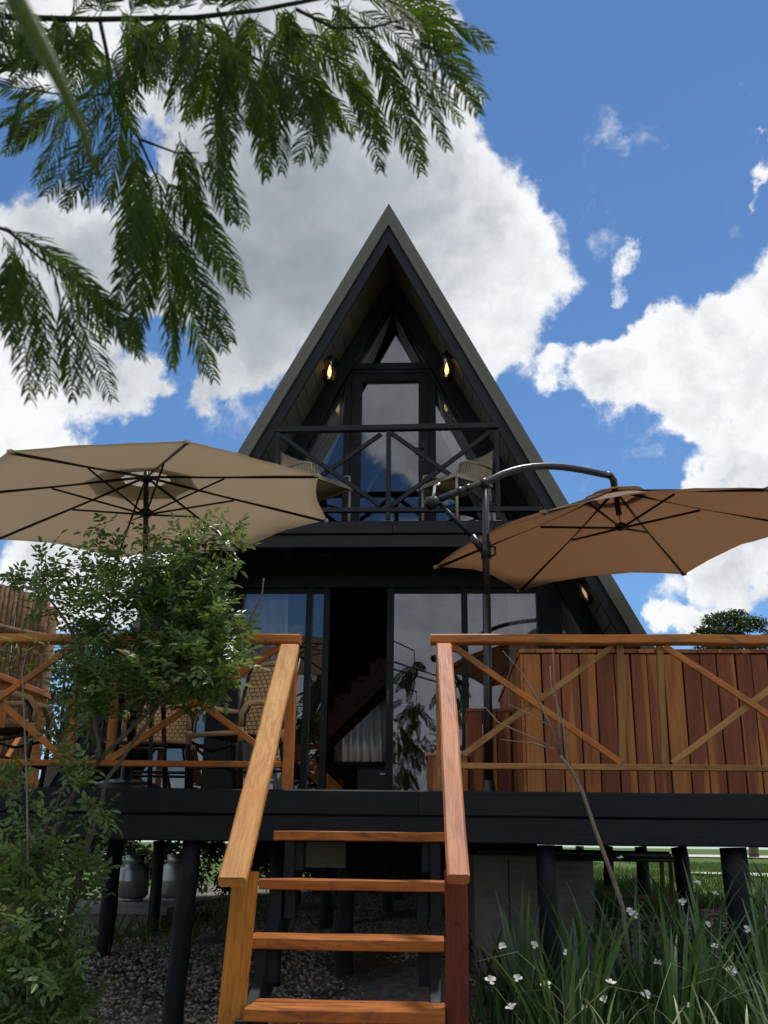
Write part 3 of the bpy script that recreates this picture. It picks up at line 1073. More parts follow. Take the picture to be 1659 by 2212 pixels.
# ------------------------------------------------------------------ front stairs
RISE, GO = .2358, .4006
st = thing('front_stairs', 'open wooden stairs with orange treads and two sloping handrails', 'stairs', (.03, -1.2, -1.45))
for k_ in range(1, 7):
    xl = {1: -.45, 2: -.45, 3: -.43, 4: -.350, 5: -.36, 6: -.36}[k_]
    xr = .50 if k_ < 3 else .470
    z = -k_ * RISE
    yf = -k_ * GO
    for j in range(3):
        w = .098
        bar('tread_board', (xl + rnd.uniform(-.006, .006) * j, yf + .048 + j * .1015, z - .025), (xr, yf + .048 + j * .1015, z - .025), w, .05 if j == 0 else .044, M['tread_wood'], st, seg=6, jit=.0021, bev=.005)
for sx, xs_ in ((-1, -.365), (1, .43)):
    bar('stringer', (xs_, .12, -.33), (xs_, -2.42, -1.60), .05, .20, M['black_wood'], st, up=(0, 0, 1))
    for k_ in range(1, 6):
        z = -k_ * RISE
        yf = -k_ * GO
        dx = .03 * sx * (1 if k_ % 2 else -1)
        bar('cleat', (xs_ - .055 * sx + dx * .3, yf + .10, z - .054), (xs_ - .055 * sx + dx * .3, yf + .10, z - .054 - rnd.uniform(.13, .16)), .06, .10, M['black_wood'], st, up=(0, 1, 0), seg=2, jit=.002)
        bar('cleat', (xs_ + .0 * sx, yf + .07, z - .054), (xs_ + .0 * sx, yf + .07, z - .054 - RISE - .02), .055, .09, M['black_wood'], st, up=(0, 1, 0), seg=2, jit=.002)
# newels and sloping handrails
bar('newel_post', (-.452, -1.50, -1.62), (-.405, -1.42, -.42), .105, .085, M['gold_wood'], st, up=(0, 1, 0), seg=6, jit=.002, bev=.007)
bar('newel_post', (.522, -1.50, -1.62), (.522, -1.45, -.40), .098, .085, M['red_wood'], st, up=(0, 1, 0), seg=6, jit=.002, bev=.007)
bar('handrail', (-.418, -1.66, -.46), (-.458, -.055, .835), .118, .05, M['hand_wood'], st, seg=8, jit=.0024, bev=.009)
bar('handrail', (.528, -1.66, -.435), (.488, -.055, .845), .095, .05, M['hand_wood_r'], st, seg=8, jit=.0024, bev=.009)

# ------------------------------------------------------------------ deck railings
YRL = .05


def railing(label, x0, x1, sgn, bays, verts, loc):
    """sgn: +1 railing runs to the right of the stairs, -1 to the left"""
    t = thing('deck_railing', label, 'railing', loc, group='timber railings round the deck')
    a, b = (x0, x1) if sgn > 0 else (x1, x0)
    bar('top_rail', (a, YRL - .01, .905), (b, YRL - .01, .905), .10, .056, M['rail_wood'], t, seg=10, jit=.0028, bev=.008)
    bar('bottom_rail', (a + (.06 if sgn > 0 else 0), YRL + .005, .147), (b - (0 if sgn > 0 else .06), YRL + .005, .147), .05, .036, M['pale_wood' if sgn > 0 else 'rail_wood'], t, seg=8, jit=.0015)
    return t


rr = railing('orange timber railing with crossed braces in front of the plank tub', .405, 3.05, 1, None, None, (1.7, .05, 0))
bar('post', (.468, YRL, .0), (.468, YRL, .875), .065, .06, M['pale_wood'], rr, up=(1, 0, 0), seg=3, jit=.0012)
for (xa, xb) in ((1.567, 1.537), (1.805, 1.786)):
    bar('upright', (xb, YRL + .008, .166), (xa, YRL + .008, .875), .036, .04, M['pale_wood'], rr, up=(1, 0, 0), seg=3, jit=.0012)
for p in (((.535, .868), (1.525, .172), .0), ((1.52, .868), (.60, .215), .026), ((1.83, .868), (2.80, .18), .0), ((1.83, .172), (2.80, .868), .026)):
    bar('brace', (p[0][0], YRL - .012 + p[2], p[0][1]), (p[1][0], YRL - .012 + p[2], p[1][1]), .024, .038, M['rail_wood' if p[2] == 0 else 'pale_wood'], rr, seg=4, jit=.0012)
rl = railing('orange timber railing with crossed braces behind the big shrub', -.405, -3.05, -1, None, None, (-1.7, .05, 0))
bar('post', (-.452, YRL, .0), (-.452, YRL, .875), .075, .06, M['rail_wood'], rl, up=(1, 0, 0), seg=3, jit=.0012)
for x in (-1.555, -1.80):
    bar('upright', (x + .004, YRL + .008, .166), (x, YRL + .008, .875), .04, .04, M['rail_wood'], rl, up=(1, 0, 0), seg=3, jit=.0012)
for p in (((-.52, .868), (-1.53, .172), .0), ((-1.53, .868), (-.52, .172), .026), ((-1.83, .868), (-2.75, .172), .0), ((-2.75, .868), (-1.83, .172), .026)):
    bar('brace', (p[0][0], YRL - .012 + p[2], p[0][1]), (p[1][0], YRL - .012 + p[2], p[1][1]), .024, .040, M['rail_wood'], rl, seg=4, jit=.0012)
sr = thing('deck_railing', 'orange timber railing running back along the left edge of the deck', 'railing', (-3.0, 1.5, 0), group='timber railings round the deck')
bar('top_rail', (-3.0, .12, .905), (-3.0, 2.6, .905), .10, .05, M['rail_wood'], sr, seg=6, jit=.0015)
bar('bottom_rail', (-3.0, .12, .147), (-3.0, 2.6, .147), .045, .036, M['rail_wood'], sr, seg=6, jit=.0015)
for y in (.9, 1.75, 2.55):
    bar('post', (-3.0, y, 0), (-3.0, y, .878), .07, .06, M['rail_wood'], sr, up=(1, 0, 0), seg=3, jit=.0012)
for y in (.12, 1.78):
    bar('brace', (-3.0, y + .05, .19), (-3.0, y + .75, .86), .024, .04, M['rail_wood'], sr, up=(1, 0, 0), seg=3, jit=.0012)

# ------------------------------------------------------------------ plank clad tub and its steps
tub = thing('plank_clad_tub', 'hot tub boxed in red and golden vertical planks behind the railing', 'hot tub', (2.2, 1.4, 0))
TX, TY0, TY1, TH = .99, .34, 2.55, .902
x = TX + .005
i = 0
while x < 3.0:
    w = rnd.choice((.098, .104, .110, .118))
    yj = rnd.uniform(-.003, .003)
    bar('plank', (x + w / 2 + rnd.uniform(-.001, .001), TY0 + yj, .004), (x + w / 2 + rnd.uniform(-.003, .003), TY0 + yj, TH - .03 - rnd.uniform(0, .004)), .022, w - .008, M['plank'], tub, up=(1, 0, 0), bev=.003, seg=2, jit=.0004)
    x += w
y = TY0 + .015
while y < TY1:
    w = rnd.choice((.098, .106, .112))
    bar('plank', (TX, y + w / 2, .004), (TX, y + w / 2, TH - .03), .022, w - .005, M['plank'], tub, up=(0, 1, 0), bev=.003)
    y += w
boxo('corner_post', (TX - .013, TY0 - .012, .003), (TX + .004, TY0 + .012, TH - .031), M['rail_wood'], tub)
boxo('tub_liner', (TX + .05, TY0 + .05, .003), (2.95, TY1 - .05, TH - .06), M['black_wood'], tub)
x = TX - .02
while x < 2.95:
    w = rnd.uniform(.10, .16)
    bar('rim_board', (x + w / 2, TY0 - .02, TH - .012), (x + w / 2, TY0 + .20, TH - .012), w - .006, .024, M['plank'], tub)
    x += w
y = TY0 + .21
while y < TY1:
    w = rnd.uniform(.12, .17)
    bar('rim_board', (TX - .02, y + w / 2, TH - .012), (TX + .18, y + w / 2, TH - .012), w - .005, .024, M['plank'], tub)
    y += w
cv = MB()
nxv, nyv = 14, 14
cv.add([(TX + .15 + 1.75 * a / nxv, TY0 + .19 + (TY1 - TY0 - .3) * b / nyv, TH + .012 + .03 * math.sin(math.pi * a / nxv) * math.sin(math.pi * b / nyv) + rnd.uniform(-.004, .004)) for b in range(nyv + 1) for a in range(nxv + 1)],
       [(b * (nxv + 1) + a, b * (nxv + 1) + a + 1, (b + 1) * (nxv + 1) + a + 1, (b + 1) * (nxv + 1) + a) for b in range(nyv) for a in range(nxv)], True)
cv.build('tub_cover', M['plastic'], tub)
ts = thing('tub_steps', 'two plank clad step boxes leading up to the hot tub', 'steps', (.75, 1.35, 0))
for (xa, xb, ya, yb, h) in ((.665, .965, 1.15, 1.9, .625), (.375, .655, 1.0, 1.9, .30)):
    x = xa
    nn = 3
    w = (xb - xa) / nn
    for j in range(nn):
        bar('plank', (x + w / 2, ya, .004), (x + w / 2, ya, h - .024), .02, w - .005, M['plank'], ts, up=(1, 0, 0), bev=.003)
        x += w
    n2 = int((yb - ya) / .11)
    for j in range(n2):
        yy = ya + .02 + (j + .5) * (yb - ya - .02) / n2
        bar('plank', (xa + .008, yy, .004), (xa + .008, yy, h - .024), .02, (yb - ya - .02) / n2 - .004, M['plank'], ts, up=(0, 1, 0), bev=.003)
    for j in range(3):
        ww = (yb - ya + .03) / 3
        bar('top_board', (xa - .012, ya - .02 + (j + .5) * ww, h - .011), (xb + .004, ya - .02 + (j + .5) * ww, h - .011), ww - .006, .024, M['plank'], ts, bev=.003)

# ------------------------------------------------------------------ umbrellas


def umbrella_canopy(c, zr, Rr, ph, n, tx, ty, hh, scallop, sag):
    """returns grid of canopy points and the frame function"""
    def fp(a, r, drop=0.0):
        dx, dy = r * math.cos(a), r * math.sin(a)
        t = r / Rr
        z = zr + hh * (1 - t) ** 1.0 * (1 - .12 * math.sin(math.pi * t)) - drop
        return Vector((c[0] + dx - tx * (z - zr), c[1] + dy - ty * (z - zr), z + tx * dx + ty * dy))
    rows, seg = 10, 10
    vs_, fs = [], []
    N_ = n * seg
    for i in range(rows + 1):
        t = .13 + (1 - .13) * i / rows
        for j in range(N_):
            q = (j % seg) / seg
            a = ph + 2 * math.pi * j / N_
            bul = math.sin(math.pi * q)
            cosb = math.cos(math.pi / n) / math.cos((q - .5) * 2 * math.pi / n)
            rr_ = Rr * t * (cosb - scallop * bul * t)
            wr = .0035 * t * math.sin(a * 23 + 5 * t) + .004 * t * math.sin(a * 9 - 7 * t + 1)
            vs_.append(fp(a, rr_, sag * bul * t * (1.15 - t) + wr * bul))
    for i in range(rows):
        for j in range(N_):
            fs.append((i * N_ + j, (i + 1) * N_ + j, (i + 1) * N_ + (j + 1) % N_, i * N_ + (j + 1) % N_))
    return vs_, fs, fp, N_


def fin_canopy(vs_, fs, name, m, parent, N_, rows):
    b = MB()
    b.add(vs_, fs, True)
    # hem
    o = b.build(name, M[m], parent)
    md = o.modifiers.new('thickness', 'SOLIDIFY')
    md.thickness = .0025
    return o


um = thing('market_umbrella', 'tan market umbrella with black ribs standing through the round table', 'umbrella', (-1.60, .60, 0), group='deck umbrellas')
c = (-1.633, .603)
zr, Rr, ph, tx, ty, hh = 1.956, 1.372, -.337, .072, .024, .276
vs_, fs, fp, N_ = umbrella_canopy(c, zr, Rr, ph, 8, tx, ty, hh, .035, .02)
can = fin_canopy(vs_, fs, 'canopy', 'tan', um, N_, 10)
hub = fp(0, .0)
axis = Vector((-tx, -ty, 1)).normalized()
vent, vf, vfp, vN = umbrella_canopy((c[0], c[1]), zr + .03, .40, ph, 8, tx, ty, .10, .03, .0)
vz = Vector((hub.x, hub.y, 0))
vent = [Vector((p[0] - tx * hh, p[1] - ty * hh, p[2] + hh * .80)) for p in vent]
b = MB()
b.add(vent, vf, True)
b.build('vent_flap', M['tan_vent'], um)
run = hub - axis * .30
low = Vector((-1.60, .61, .06))
joint = hub - axis * .62
pl_ = MB()
pl_.tube([hub + axis * .06, hub - axis * .2, run, joint + axis * .02], .019, 12)
pl_.build('upper_pole', M['pole_black'], um)
pj = MB()
pj.tube([joint + axis * .02, joint - axis * .05], .0205, 12)
pj.build('pole_joint', M['silver'], um)
pl_ = MB()
pl_.tube([joint - axis * .05, joint - axis * .3, low], .021, 12)
pl_.build('lower_pole', M['pole_black'], um)
hb = MB()
hb.lathe(hub - axis * .045, [(.02, -.02), (.045, -.015), (.045, .015), (.02, .02)], 16)
hb.build('hub', M['plastic'], um)
hb = MB()
hb.lathe(run, [(.021, -.035), (.034, -.03), (.048, -.008), (.048, .012), (.024, .03)], 16)
hb.build('runner', M['plastic'], um)
for j in range(8):
    a = ph + 2 * math.pi * j / 8
    p0, p1 = fp(a, .04, .028), fp(a, Rr * .985, .013)
    pm = fp(a, Rr * .47, .018)
    rb = bar('rib', p0, p1, .013, .018, M['pole_black'], um, bev=.002)
    b = MB()
    b.tube([run + (p1 - p0).normalized() * .04, pm], .0075, 6)
    b.build('strut', M['pole_black'], rb)
    b = MB()
    b.box(fp(a, Rr * .99, .005), (.035, .035, .02), Matrix.Rotation(a, 3, 'Z'))
    b.build('rib_pocket', M['tan'], rb)
bs = MB()
bs.lathe((low.x, low.y, 0), [(.24, .002), (.24, .03), (.20, .058), (.10, .082), (.04, .09), (.04, .16), (.023, .16)], 28)
bs.build('umbrella_base', M['plastic'], um)

cu = thing('cantilever_umbrella', 'brown cantilever umbrella hanging from a curved grey arm', 'umbrella', (.79, .62, 0), group='deck umbrellas')
c = (1.851, 1.177)
zr, Rr, ph, tx, ty, hh = 1.825, 1.422, -.017, .1, .036, .475
vs_, fs, fp, N_ = umbrella_canopy(c, zr, Rr, ph, 6, tx, ty, hh, .018, .012)
fin_canopy(vs_, fs, 'canopy', 'brown', cu, N_, 10)
hub = fp(0, 0)
axis = Vector((-tx, -ty, 1)).normalized()
vent, vf, vfp, vN = umbrella_canopy(c, zr, .235, ph, 6, tx, ty, .085, -.10, .03)
vent = [Vector((p[0] - tx * hh, p[1] - ty * hh, p[2] + hh * .86)) for p in vent]
b = MB()
b.add(vent, vf, True)
o = b.build('vent_flap', M['brown'], cu)
o.modifiers.new('thickness', 'SOLIDIFY').thickness = .004
run = hub - axis * .31
for j in range(6):
    a = ph + 2 * math.pi * j / 6
    p0, p1 = fp(a, .05, .022), fp(a, Rr * .985, .012)
    pm = fp(a, Rr * .42, .016)
    rb = bar('rib', p0, p1, .014, .022, M['pole_black'], cu, bev=.002)
    b = MB()
    b.tube([run + (p1 - p0).normalized() * .03, pm], .0095, 6)
    b.build('strut', M['pole_black'], rb)
    b = MB()
    b.box(fp(a, Rr * .99, .004), (.04, .04, .02), Matrix.Rotation(a, 3, 'Z'))
    b.build('rib_pocket', M['brown'], rb)
b = MB()
b.lathe(run, [(.001, -.03), (.028, -.028), (.045, -.005), (.045, .012), (.02, .028)], 14)
b.build('runner', M['plastic'], cu)
b = MB()
b.tube([hub - axis * .02, hub - axis * .22], .022, 10)
b.tube([hub - axis * .22, run], .004, 5)
b.build('centre_tube', M['pole_black'], cu)
# mast, arm, brace, crank
PY = .62
mast_top = at(1048, 1045, Y=PY)
mast_b = Vector((.775, PY, .0))
b = MB()
b.tube([mast_b, mast_b.lerp(mast_top, .62)], .0285, 16)
b.tube([mast_b.lerp(mast_top, .62), mast_top], .0255, 16)
b.build('mast', M['pole_grey'], cu)
b = MB()
b.lathe((mast_b.x, mast_b.y, 0), [(.06, .003), (.06, .02), (.045, .03), (.034, .10), (.0287, .10)], 20)
b.build('mast_foot', M['plastic'], cu)
tip_ = hub + axis * .085
e0 = at(925, 1088, Y=PY - .03)
pA, pB, pC = at(975, 1068, Y=PY - .02), at(1060, 1037, Y=PY), tip_ + Vector((-.02, -.02, .0))
pts = [e0.lerp(pA, .45), pA, pB]
for i in range(1, 13):
    t = i / 12
    q = pB.lerp(pC, t) + Vector((0, 0, 1)) * .095 * math.sin(math.pi * t ** .8)
    pts.append(q)
b = MB()
b.tube(pts, .0262, 12)
b.build('arm', M['pole_grey'], cu)
for q0, q1, r_ in ((pA.lerp(pB, .15), pA.lerp(pB, .28), .0305), (pA.lerp(pB, .75), pA.lerp(pB, .9), .0315), (pA.lerp(pB, .36), pA.lerp(pB, .48), .0305)):
    b = MB()
    b.tube([q0, q1], r_, 12)
    b.build('arm_collar', M['plastic'], cu)
b = MB()
b.tube([mast_top - Vector((0, 0, .03)), mast_top + Vector((0, 0, .025))], .033, 12)
b.build('mast_head', M['plastic'], cu)
b = MB()
b.tube([pts[-1] + Vector((-.05, -.02, .01)), pts[-1], pts[-1] + Vector((.02, .005, -.03)), hub - axis * .03], .027, 12)
b.build('arm_joint', M['plastic'], cu)
# crank housing at the free end of the arm
b = MB()
b.tube([e0 - Vector((.02, 0, .012)), e0 + Vector((.0, 0, .0)), e0 + Vector((.045, 0, .01)), e0 + Vector((.075, 0, .028))], [.024, .050, .047, .030], 14)
ck = b.build('crank_housing', M['plastic'], cu)
b = MB()
h0 = e0 + Vector((.035, -.045, .01))
b.tube([h0, h0 + Vector((.012, -.02, .10))], .010, 8)
b.tube([h0 + Vector((.012, -.02, .10)), h0 + Vector((.05, -.02, .115))], .008, 8)
b.build('crank_handle', M['silver'], ck)
# diagonal brace from the arm down to the sliding collar
c0 = e0 + Vector((.07, 0, .01))
zc = at(1050, 1190, Y=PY)
b = MB()
b.tube([c0, c0.lerp(zc, .72)], .0165, 10)
b.build('brace', M['pole_black'], cu)
b = MB()
b.tube([c0.lerp(zc, .70), zc + Vector((-.02, 0, .0))], .026, 10)
b.tube([zc + Vector((0, 0, .06)), zc - Vector((0, 0, .055))], .036, 14)
b.tube([zc + Vector((.035, -.02, .03)), zc + Vector((.06, -.02, .02)), zc + Vector((.062, -.02, -.03)), zc + Vector((.035, -.02, -.045))], .009, 6)
b.build('sliding_collar', M['plastic'], cu)

# ------------------------------------------------------------------ deck furniture
tb = thing('round_table', 'round dark table under the tan umbrella behind the shrub', 'table', (-1.58, .62, 0))
b = MB()
b.lathe((-1.58, .62, .615), [(.03, 0), (.36, 0), (.37, .008), (.37, .022), (.36, .028), (.03, .028)], 32)
b.build('tabletop', M['chair_frame'], tb)
for j in range(4):
    a = math.pi / 4 + j * math.pi / 2
    b = MB()
    b.tube([(-1.58 + .20 * math.cos(a), .62 + .20 * math.sin(a), .615), (-1.58 + .27 * math.cos(a), .62 + .27 * math.sin(a), 0)], .016, 8)
    b.build('leg', M['chair_frame'], tb)
b = MB()
b.tube([(-1.58 + .225 * math.cos(2 * math.pi * j / 24), .62 + .225 * math.sin(2 * math.pi * j / 24), .30) for j in range(25)], .011, 6, cap=False)
b.build('stretcher', M['chair_frame'], tb)


def weave(name, fn, nu, nv, m, parent, Mw, bulge=.006):
    """woven panel: fn(u, v) -> (point, normal); staggered cane strips over dark backing"""
    b = MB()
    for j in range(nv):
        for i in range(nu):
            u0 = (i + (.5 if j % 2 else 0)) / nu
            u1 = u0 + .86 / nu
            if u0 >= 1:
                continue
            u1 = min(u1, 1)
            v0, v1 = (j + .08) / nv, (j + .92) / nv
            vv = []
            for a, h in ((u0, 0), ((u0 + u1) / 2, 1), (u1, 0)):
                for c_ in (v0, v1):
                    p, nrm = fn(a, c_)
                    vv.append(p + nrm * (bulge * h + .002))
            b.add(vv, [(0, 2, 3, 1), (2, 4, 5, 3)], True)
    o = b.build(name, M[m], parent, Mw=Mw)
    b = MB()
    g = 8
    vv = [fn(i / g, j / g)[0] for j in range(g + 1) for i in range(g + 1)]
    b.add(vv, [(j * (g + 1) + i, j * (g + 1) + i + 1, (j + 1) * (g + 1) + i + 1, (j + 1) * (g + 1) + i) for j in range(g) for i in range(g)], True)
    b.build('backing', M['rattan_dark'], o, Mw=Mw)
    return o


def rattan_chair(label):
    """faces +X"""
    t = thing('rattan_chair', label, 'chair', group='woven rattan chairs on the deck')
    I = Matrix.Identity(4)

    def seat_fn(u, v):
        x = -.20 + .44 * v
        y = -.215 + .43 * u
        z = .375 - .03 * math.sin(math.pi * u) * math.sin(math.pi * v) + .02 * v
        return Vector((x, y, z)), Vector((0, 0, 1))

    def back_fn(u, v):
        h = v
        x = -.19 - .15 * h - .03 * math.sin(math.pi * u)
        y = .205 - .41 * u
        return Vector((x, y, .40 + .52 * h)), Vector((.96, 0, .27))
    weave('seat', seat_fn, 10, 14, 'rattan', t, I)
    weave('backrest', back_fn, 10, 17, 'rattan', t, I)
    for s_ in (-1, 1):
        b = MB()
        b.tube([(-.36, .23 * s_, .96), (-.25, .23 * s_, .55), (-.19, .23 * s_, .38), (-.27, .235 * s_, 0)], .0165, 8)
        b.build('back_leg', M['chair_frame'], t, Mw=I)
        b = MB()
        b.tube([(.20, .245 * s_, 0), (.225, .24 * s_, .30), (.20, .24 * s_, .50), (.16, .24 * s_, .57)], .0165, 8)
        b.build('front_leg', M['chair_frame'], t, Mw=I)
        b = MB()
        b.tube([(-.27, .24 * s_, .60), (-.10, .255 * s_, .595), (.08, .26 * s_, .60), (.19, .25 * s_, .575), (.235, .245 * s_, .51), (.225, .24 * s_, .43)], [.015, .02, .021, .021, .019, .016], 8)
        b.build('armrest', M['rattan'], t, Mw=I)
        b = MB()
        b.tube([(-.22, .235 * s_, .36), (.0, .238 * s_, .30), (.215, .24 * s_, .35)], .011, 6)
        b.tube([(-.24, .235 * s_, .18), (.0, .238 * s_, .22), (.205, .243 * s_, .16)], .010, 6)
        b.build('side_rail', M['chair_frame'], t, Mw=I)
        for w0, w1 in (((.222, .24 * s_, .33), (.223, .24 * s_, .42)), ((-.20, .232 * s_, .36), (-.195, .232 * s_, .45))):
            b = MB()
            b.tube([w0, w1], .021, 8)
            b.build('cane_wrap', M['rattan'], t, Mw=I)
    b = MB()
    b.tube([(-.355, -.23, .945), (-.385, 0, .955), (-.355, .23, .945)], .019, 8)
    b.build('top_rail', M['rattan'], t, Mw=I)
    b = MB()
    b.tube([(.235, -.235, .385), (.25, 0, .385), (.235, .235, .385)], .017, 8)
    b.build('front_rail', M['rattan'], t, Mw=I)
    b = MB()
    b.tube([(.21, -.24, .17), (.21, .24, .17)], .010, 6)
    b.tube([(-.255, -.235, .17), (-.255, .235, .17)], .010, 6)
    b.build('cross_rail', M['chair_frame'], t, Mw=I)
    return t


rc = rattan_chair('rattan chair with tall woven back beside the left handrail')


def setchair(o, x, y, rz, z=0.0):
    Mw = Matrix.Translation((x, y, z)) @ Matrix.Rotation(rz, 4, 'Z')
    o.matrix_basis = Mw
    WM[o] = Mw


for (x, y, rz, lab) in ((-2.42, .55, R(8), 'rattan chair at the far left end of the deck, beside the log fence'),
                        (-1.62, 1.42, R(-80), 'rattan chair on the house side of the round table')):
    copy_tree(rc, Matrix.Translation((x, y, 0)) @ Matrix.Rotation(rz, 4, 'Z'), None, label=lab)
setchair(rc, -.93, .86, R(238))


def cord_chair(label):
    """beige corded chair, faces +X"""
    t = thing('corded_chair', label, 'chair', group='beige corded chairs on the balcony')
    I = Matrix.Identity(4)
    for s_ in (-1, 1):
        b = MB()
        b.tube([(.22, .24 * s_, 0), (.22, .24 * s_, .44)], .014, 8)
        b.build('front_leg', M['chair_beige'], t, Mw=I)
        b = MB()
        b.tube([(-.26, .22 * s_, 0), (-.22, .23 * s_, .42), (-.275, .235 * s_, .795)], .014, 8)
        b.build('back_leg', M['chair_beige'], t, Mw=I)
        b = MB()
        b.tube([(-.25, .235 * s_, .60), (-.1, .275 * s_, .59), (.12, .27 * s_, .585), (.2, .25 * s_, .56), (.22, .24 * s_, .44)], .011, 8)
        b.build('armrest', M['chair_beige'], t, Mw=I)
    b = MB()
    for i in range(15):
        x = -.21 + i * .031
        b.tube([(x, -.245, .43), (x, 0, .415), (x, .245, .43)], .0135, 6)
    b.build('seat', M['cord'], t, Mw=I)
    b = MB()
    b.box((.235, 0, .425), (.03, .50, .04))
    b.box((0, .25, .42), (.47, .025, .035))
    b.box((0, -.25, .42), (.47, .025, .035))
    b.build('seat_frame', M['chair_beige'], t, Mw=I)
    b = MB()
    for i in range(17):
        u = i / 16
        y = -.235 + .47 * u
        dx = -.05 * math.sin(math.pi * u)
        b.tube([(-.225 + dx, y, .50), (-.25 + dx, y, .65), (-.285 + dx, y, .80 + .012 * math.sin(math.pi * u))], .0145, 6)
    b.build('backrest', M['cord'], t, Mw=I)
    b = MB()
    b.tube([(-.275, -.235, .795), (-.325, -.1, .805), (-.335, 0, .808), (-.325, .1, .805), (-.275, .235, .795)], .012, 8)
    b.build('top_rail', M['chair_beige'], t, Mw=I)
    return t


cc = cord_chair('beige corded chair at the left end of the balcony')
copy_tree(cc, Matrix.Translation((.64, 3.02, 2.556)) @ Matrix.Rotation(R(222), 4, 'Z'), None, label='beige corded chair at the right end of the balcony')
setchair(cc, -.72, 3.02, R(-42), 2.556)

# ------------------------------------------------------------------ palisade fence
pf = thing('log_palisade', 'tall fence of upright brown poles beyond the left end of the deck', 'fence', (-4.5, 4.3, -1.0))
fx0, fy0, fx1, fy1 = -5.2, 3.6, -3.92, 4.75
npole = 33
for i in range(npole):
    t = (i + .5) / npole
    x, y = fx0 + (fx1 - fx0) * t, fy0 + (fy1 - fy0) * t
    ztop = 2.50 - .22 * t + rnd.uniform(-.018, .018)
    r_ = rnd.uniform(.029, .036)
    b = MB()
    pts = [(x + rnd.uniform(-.006, .006), y + rnd.uniform(-.006, .006), z) for z in np.linspace(-1.2, ztop, 6)]
    b.tube(pts, [r_ * rnd.uniform(.92, 1.05) for _ in pts], 8)
    b.build('pole', M['log'], pf)
for z0_, z1_ in ((2.0, 1.82), (.95, .85), (-.2, -.25)):
    b = MB()
    pts = [(fx0 + (fx1 + .03 - fx0) * t, fy0 - .075 + (fy1 - fy0) * t, z0_ + (z1_ - z0_) * t + rnd.uniform(-.01, .01)) for t in np.linspace(0, 1, 6)]
    b.tube(pts, .052, 10)
    b.build('cross_log', M['log'], pf)
b = MB()
b.tube([(fx1 + .02, fy1 + .05, -1.2), (fx1 + .03, fy1 + .05, 2.2)], .055, 10)
b.build('end_post', M['log'], pf)

# ------------------------------------------------------------------ things under and behind the deck
sb = thing('concrete_slab', 'low concrete slab with a lid carrying the nearer gas cylinder', 'slab', (-2.7, 5.1, -1.2))
boxo('slab_wall', (-3.13, 4.34, -1.3), (-2.27, 5.86, -.985), M['concrete'], sb)
boxo('slab_lid', (-3.2, 4.27, -.983), (-2.2, 5.93, -.92), M['concrete'], sb)


def gas(loc, label, first=None):
    if first is not None:
        return copy_tree(first, Matrix.Translation(loc), None, label=label)
    t = thing('gas_cylinder', label, 'gas cylinder', group='steel gas cylinders under the deck')
    I = Matrix.Identity(4)
    b = MB()
    b.lathe((0, 0, 0), [(.001, .03), (.14, .035), (.17, .07), (.172, .20), (.174, .205), (.174, .215), (.172, .22), (.17, .31), (.15, .36), (.10, .385), (.04, .395), (.001, .396)], 28)
    b.build('tank', M['gas'], t, Mw=I)
    b = MB()
    b.lathe((0, 0, 0), [(.12, .0), (.125, .002), (.125, .04), (.12, .04)], 20)
    b.build('foot_ring', M['gas'], t, Mw=I)
    b = MB()
    n = 26
    vs2 = []
    for i in range(n):
        a = .35 + i * (2 * math.pi - .7) / (n - 1)
        for r_, z in ((.095, .37), (.098, .47), (.104, .475), (.104, .365)):
            vs2.append((r_ * math.cos(a), r_ * math.sin(a), z))
    b.add(vs2, [(i * 4 + j, (i + 1) * 4 + j, (i + 1) * 4 + (j + 1) % 4, i * 4 + (j + 1) % 4) for i in range(n - 1) for j in range(4)], True)
    b.build('collar', M['gas'], t, Mw=I)
    b = MB()
    b.tube([(0, 0, .39), (0, 0, .44)], .018, 8)
    b.tube([(0, 0, .43), (.04, 0, .43)], .012, 8)
    b.build('valve', M['yellow'], t, Mw=I)
    link_dummy = t
    return t


g1 = gas((0, 0, 0), 'silver gas cylinder standing on the concrete slab')
copy_tree(g1, Matrix.Translation((-2.83, 7.05, float(gz(-2.83, 7.05)) + .06)) @ Matrix.Scale(1.15, 4), None, label='farther grey gas cylinder half hidden behind a deck post')
setchair(g1, -2.87, 5.35, 1.2, -.92)
wl = thing('concrete_plinth', 'dark rendered concrete block under the deck behind the white irises', 'plinth', (1.06, 1.3, -1.2))
boxo('plinth_wall', (.68, .85, -1.4), (1.45, 2.2, -.36), M['wall_concrete'], wl)
boxo('plinth_joint', (.90, .845, -1.38), (.906, .852, -.38), M['black_wood'], wl)
pp = MB()
pp.tube([(.7, .62, -.335), (1.3, .62, -.34), (1.9, .66, -.345)], .022, 10)
pp.tube([(1.2, .70, -.37), (1.95, .72, -.375)], .015, 8)
tag(pp.build('drain_pipe', M['plastic']), 'black drain pipes hung under the right half of the deck', 'pipe')
tr_ = thing('timber_trestle', 'frame of thin pale stakes standing under the right of the deck', 'trestle', (2.0, 1.6, -1.0))
for (xa, ya, xb, yb) in ((1455, 1990, 1447, 1845), (1432, 1960, 1428, 1845), (1450, 1945, 1300, 1928)):
    y_ = 1.5
    bar('stake', at(xa, ya, Y=y_) - Vector((0, 0, .05 if xa != 1450 else 0)), at(xb, yb, Y=y_), .03, .03, M['stake'], tr_, up=(.3, 1, .1), seg=3, jit=.002)
vb = thing('white_board', 'small pale board hung under the deck behind the top stair tread', 'board', (-.3, .9, -.4))
boxo('board_panel', (-.42, .80, -.45), (-.16, .82, -.27), M['concrete'], vb)


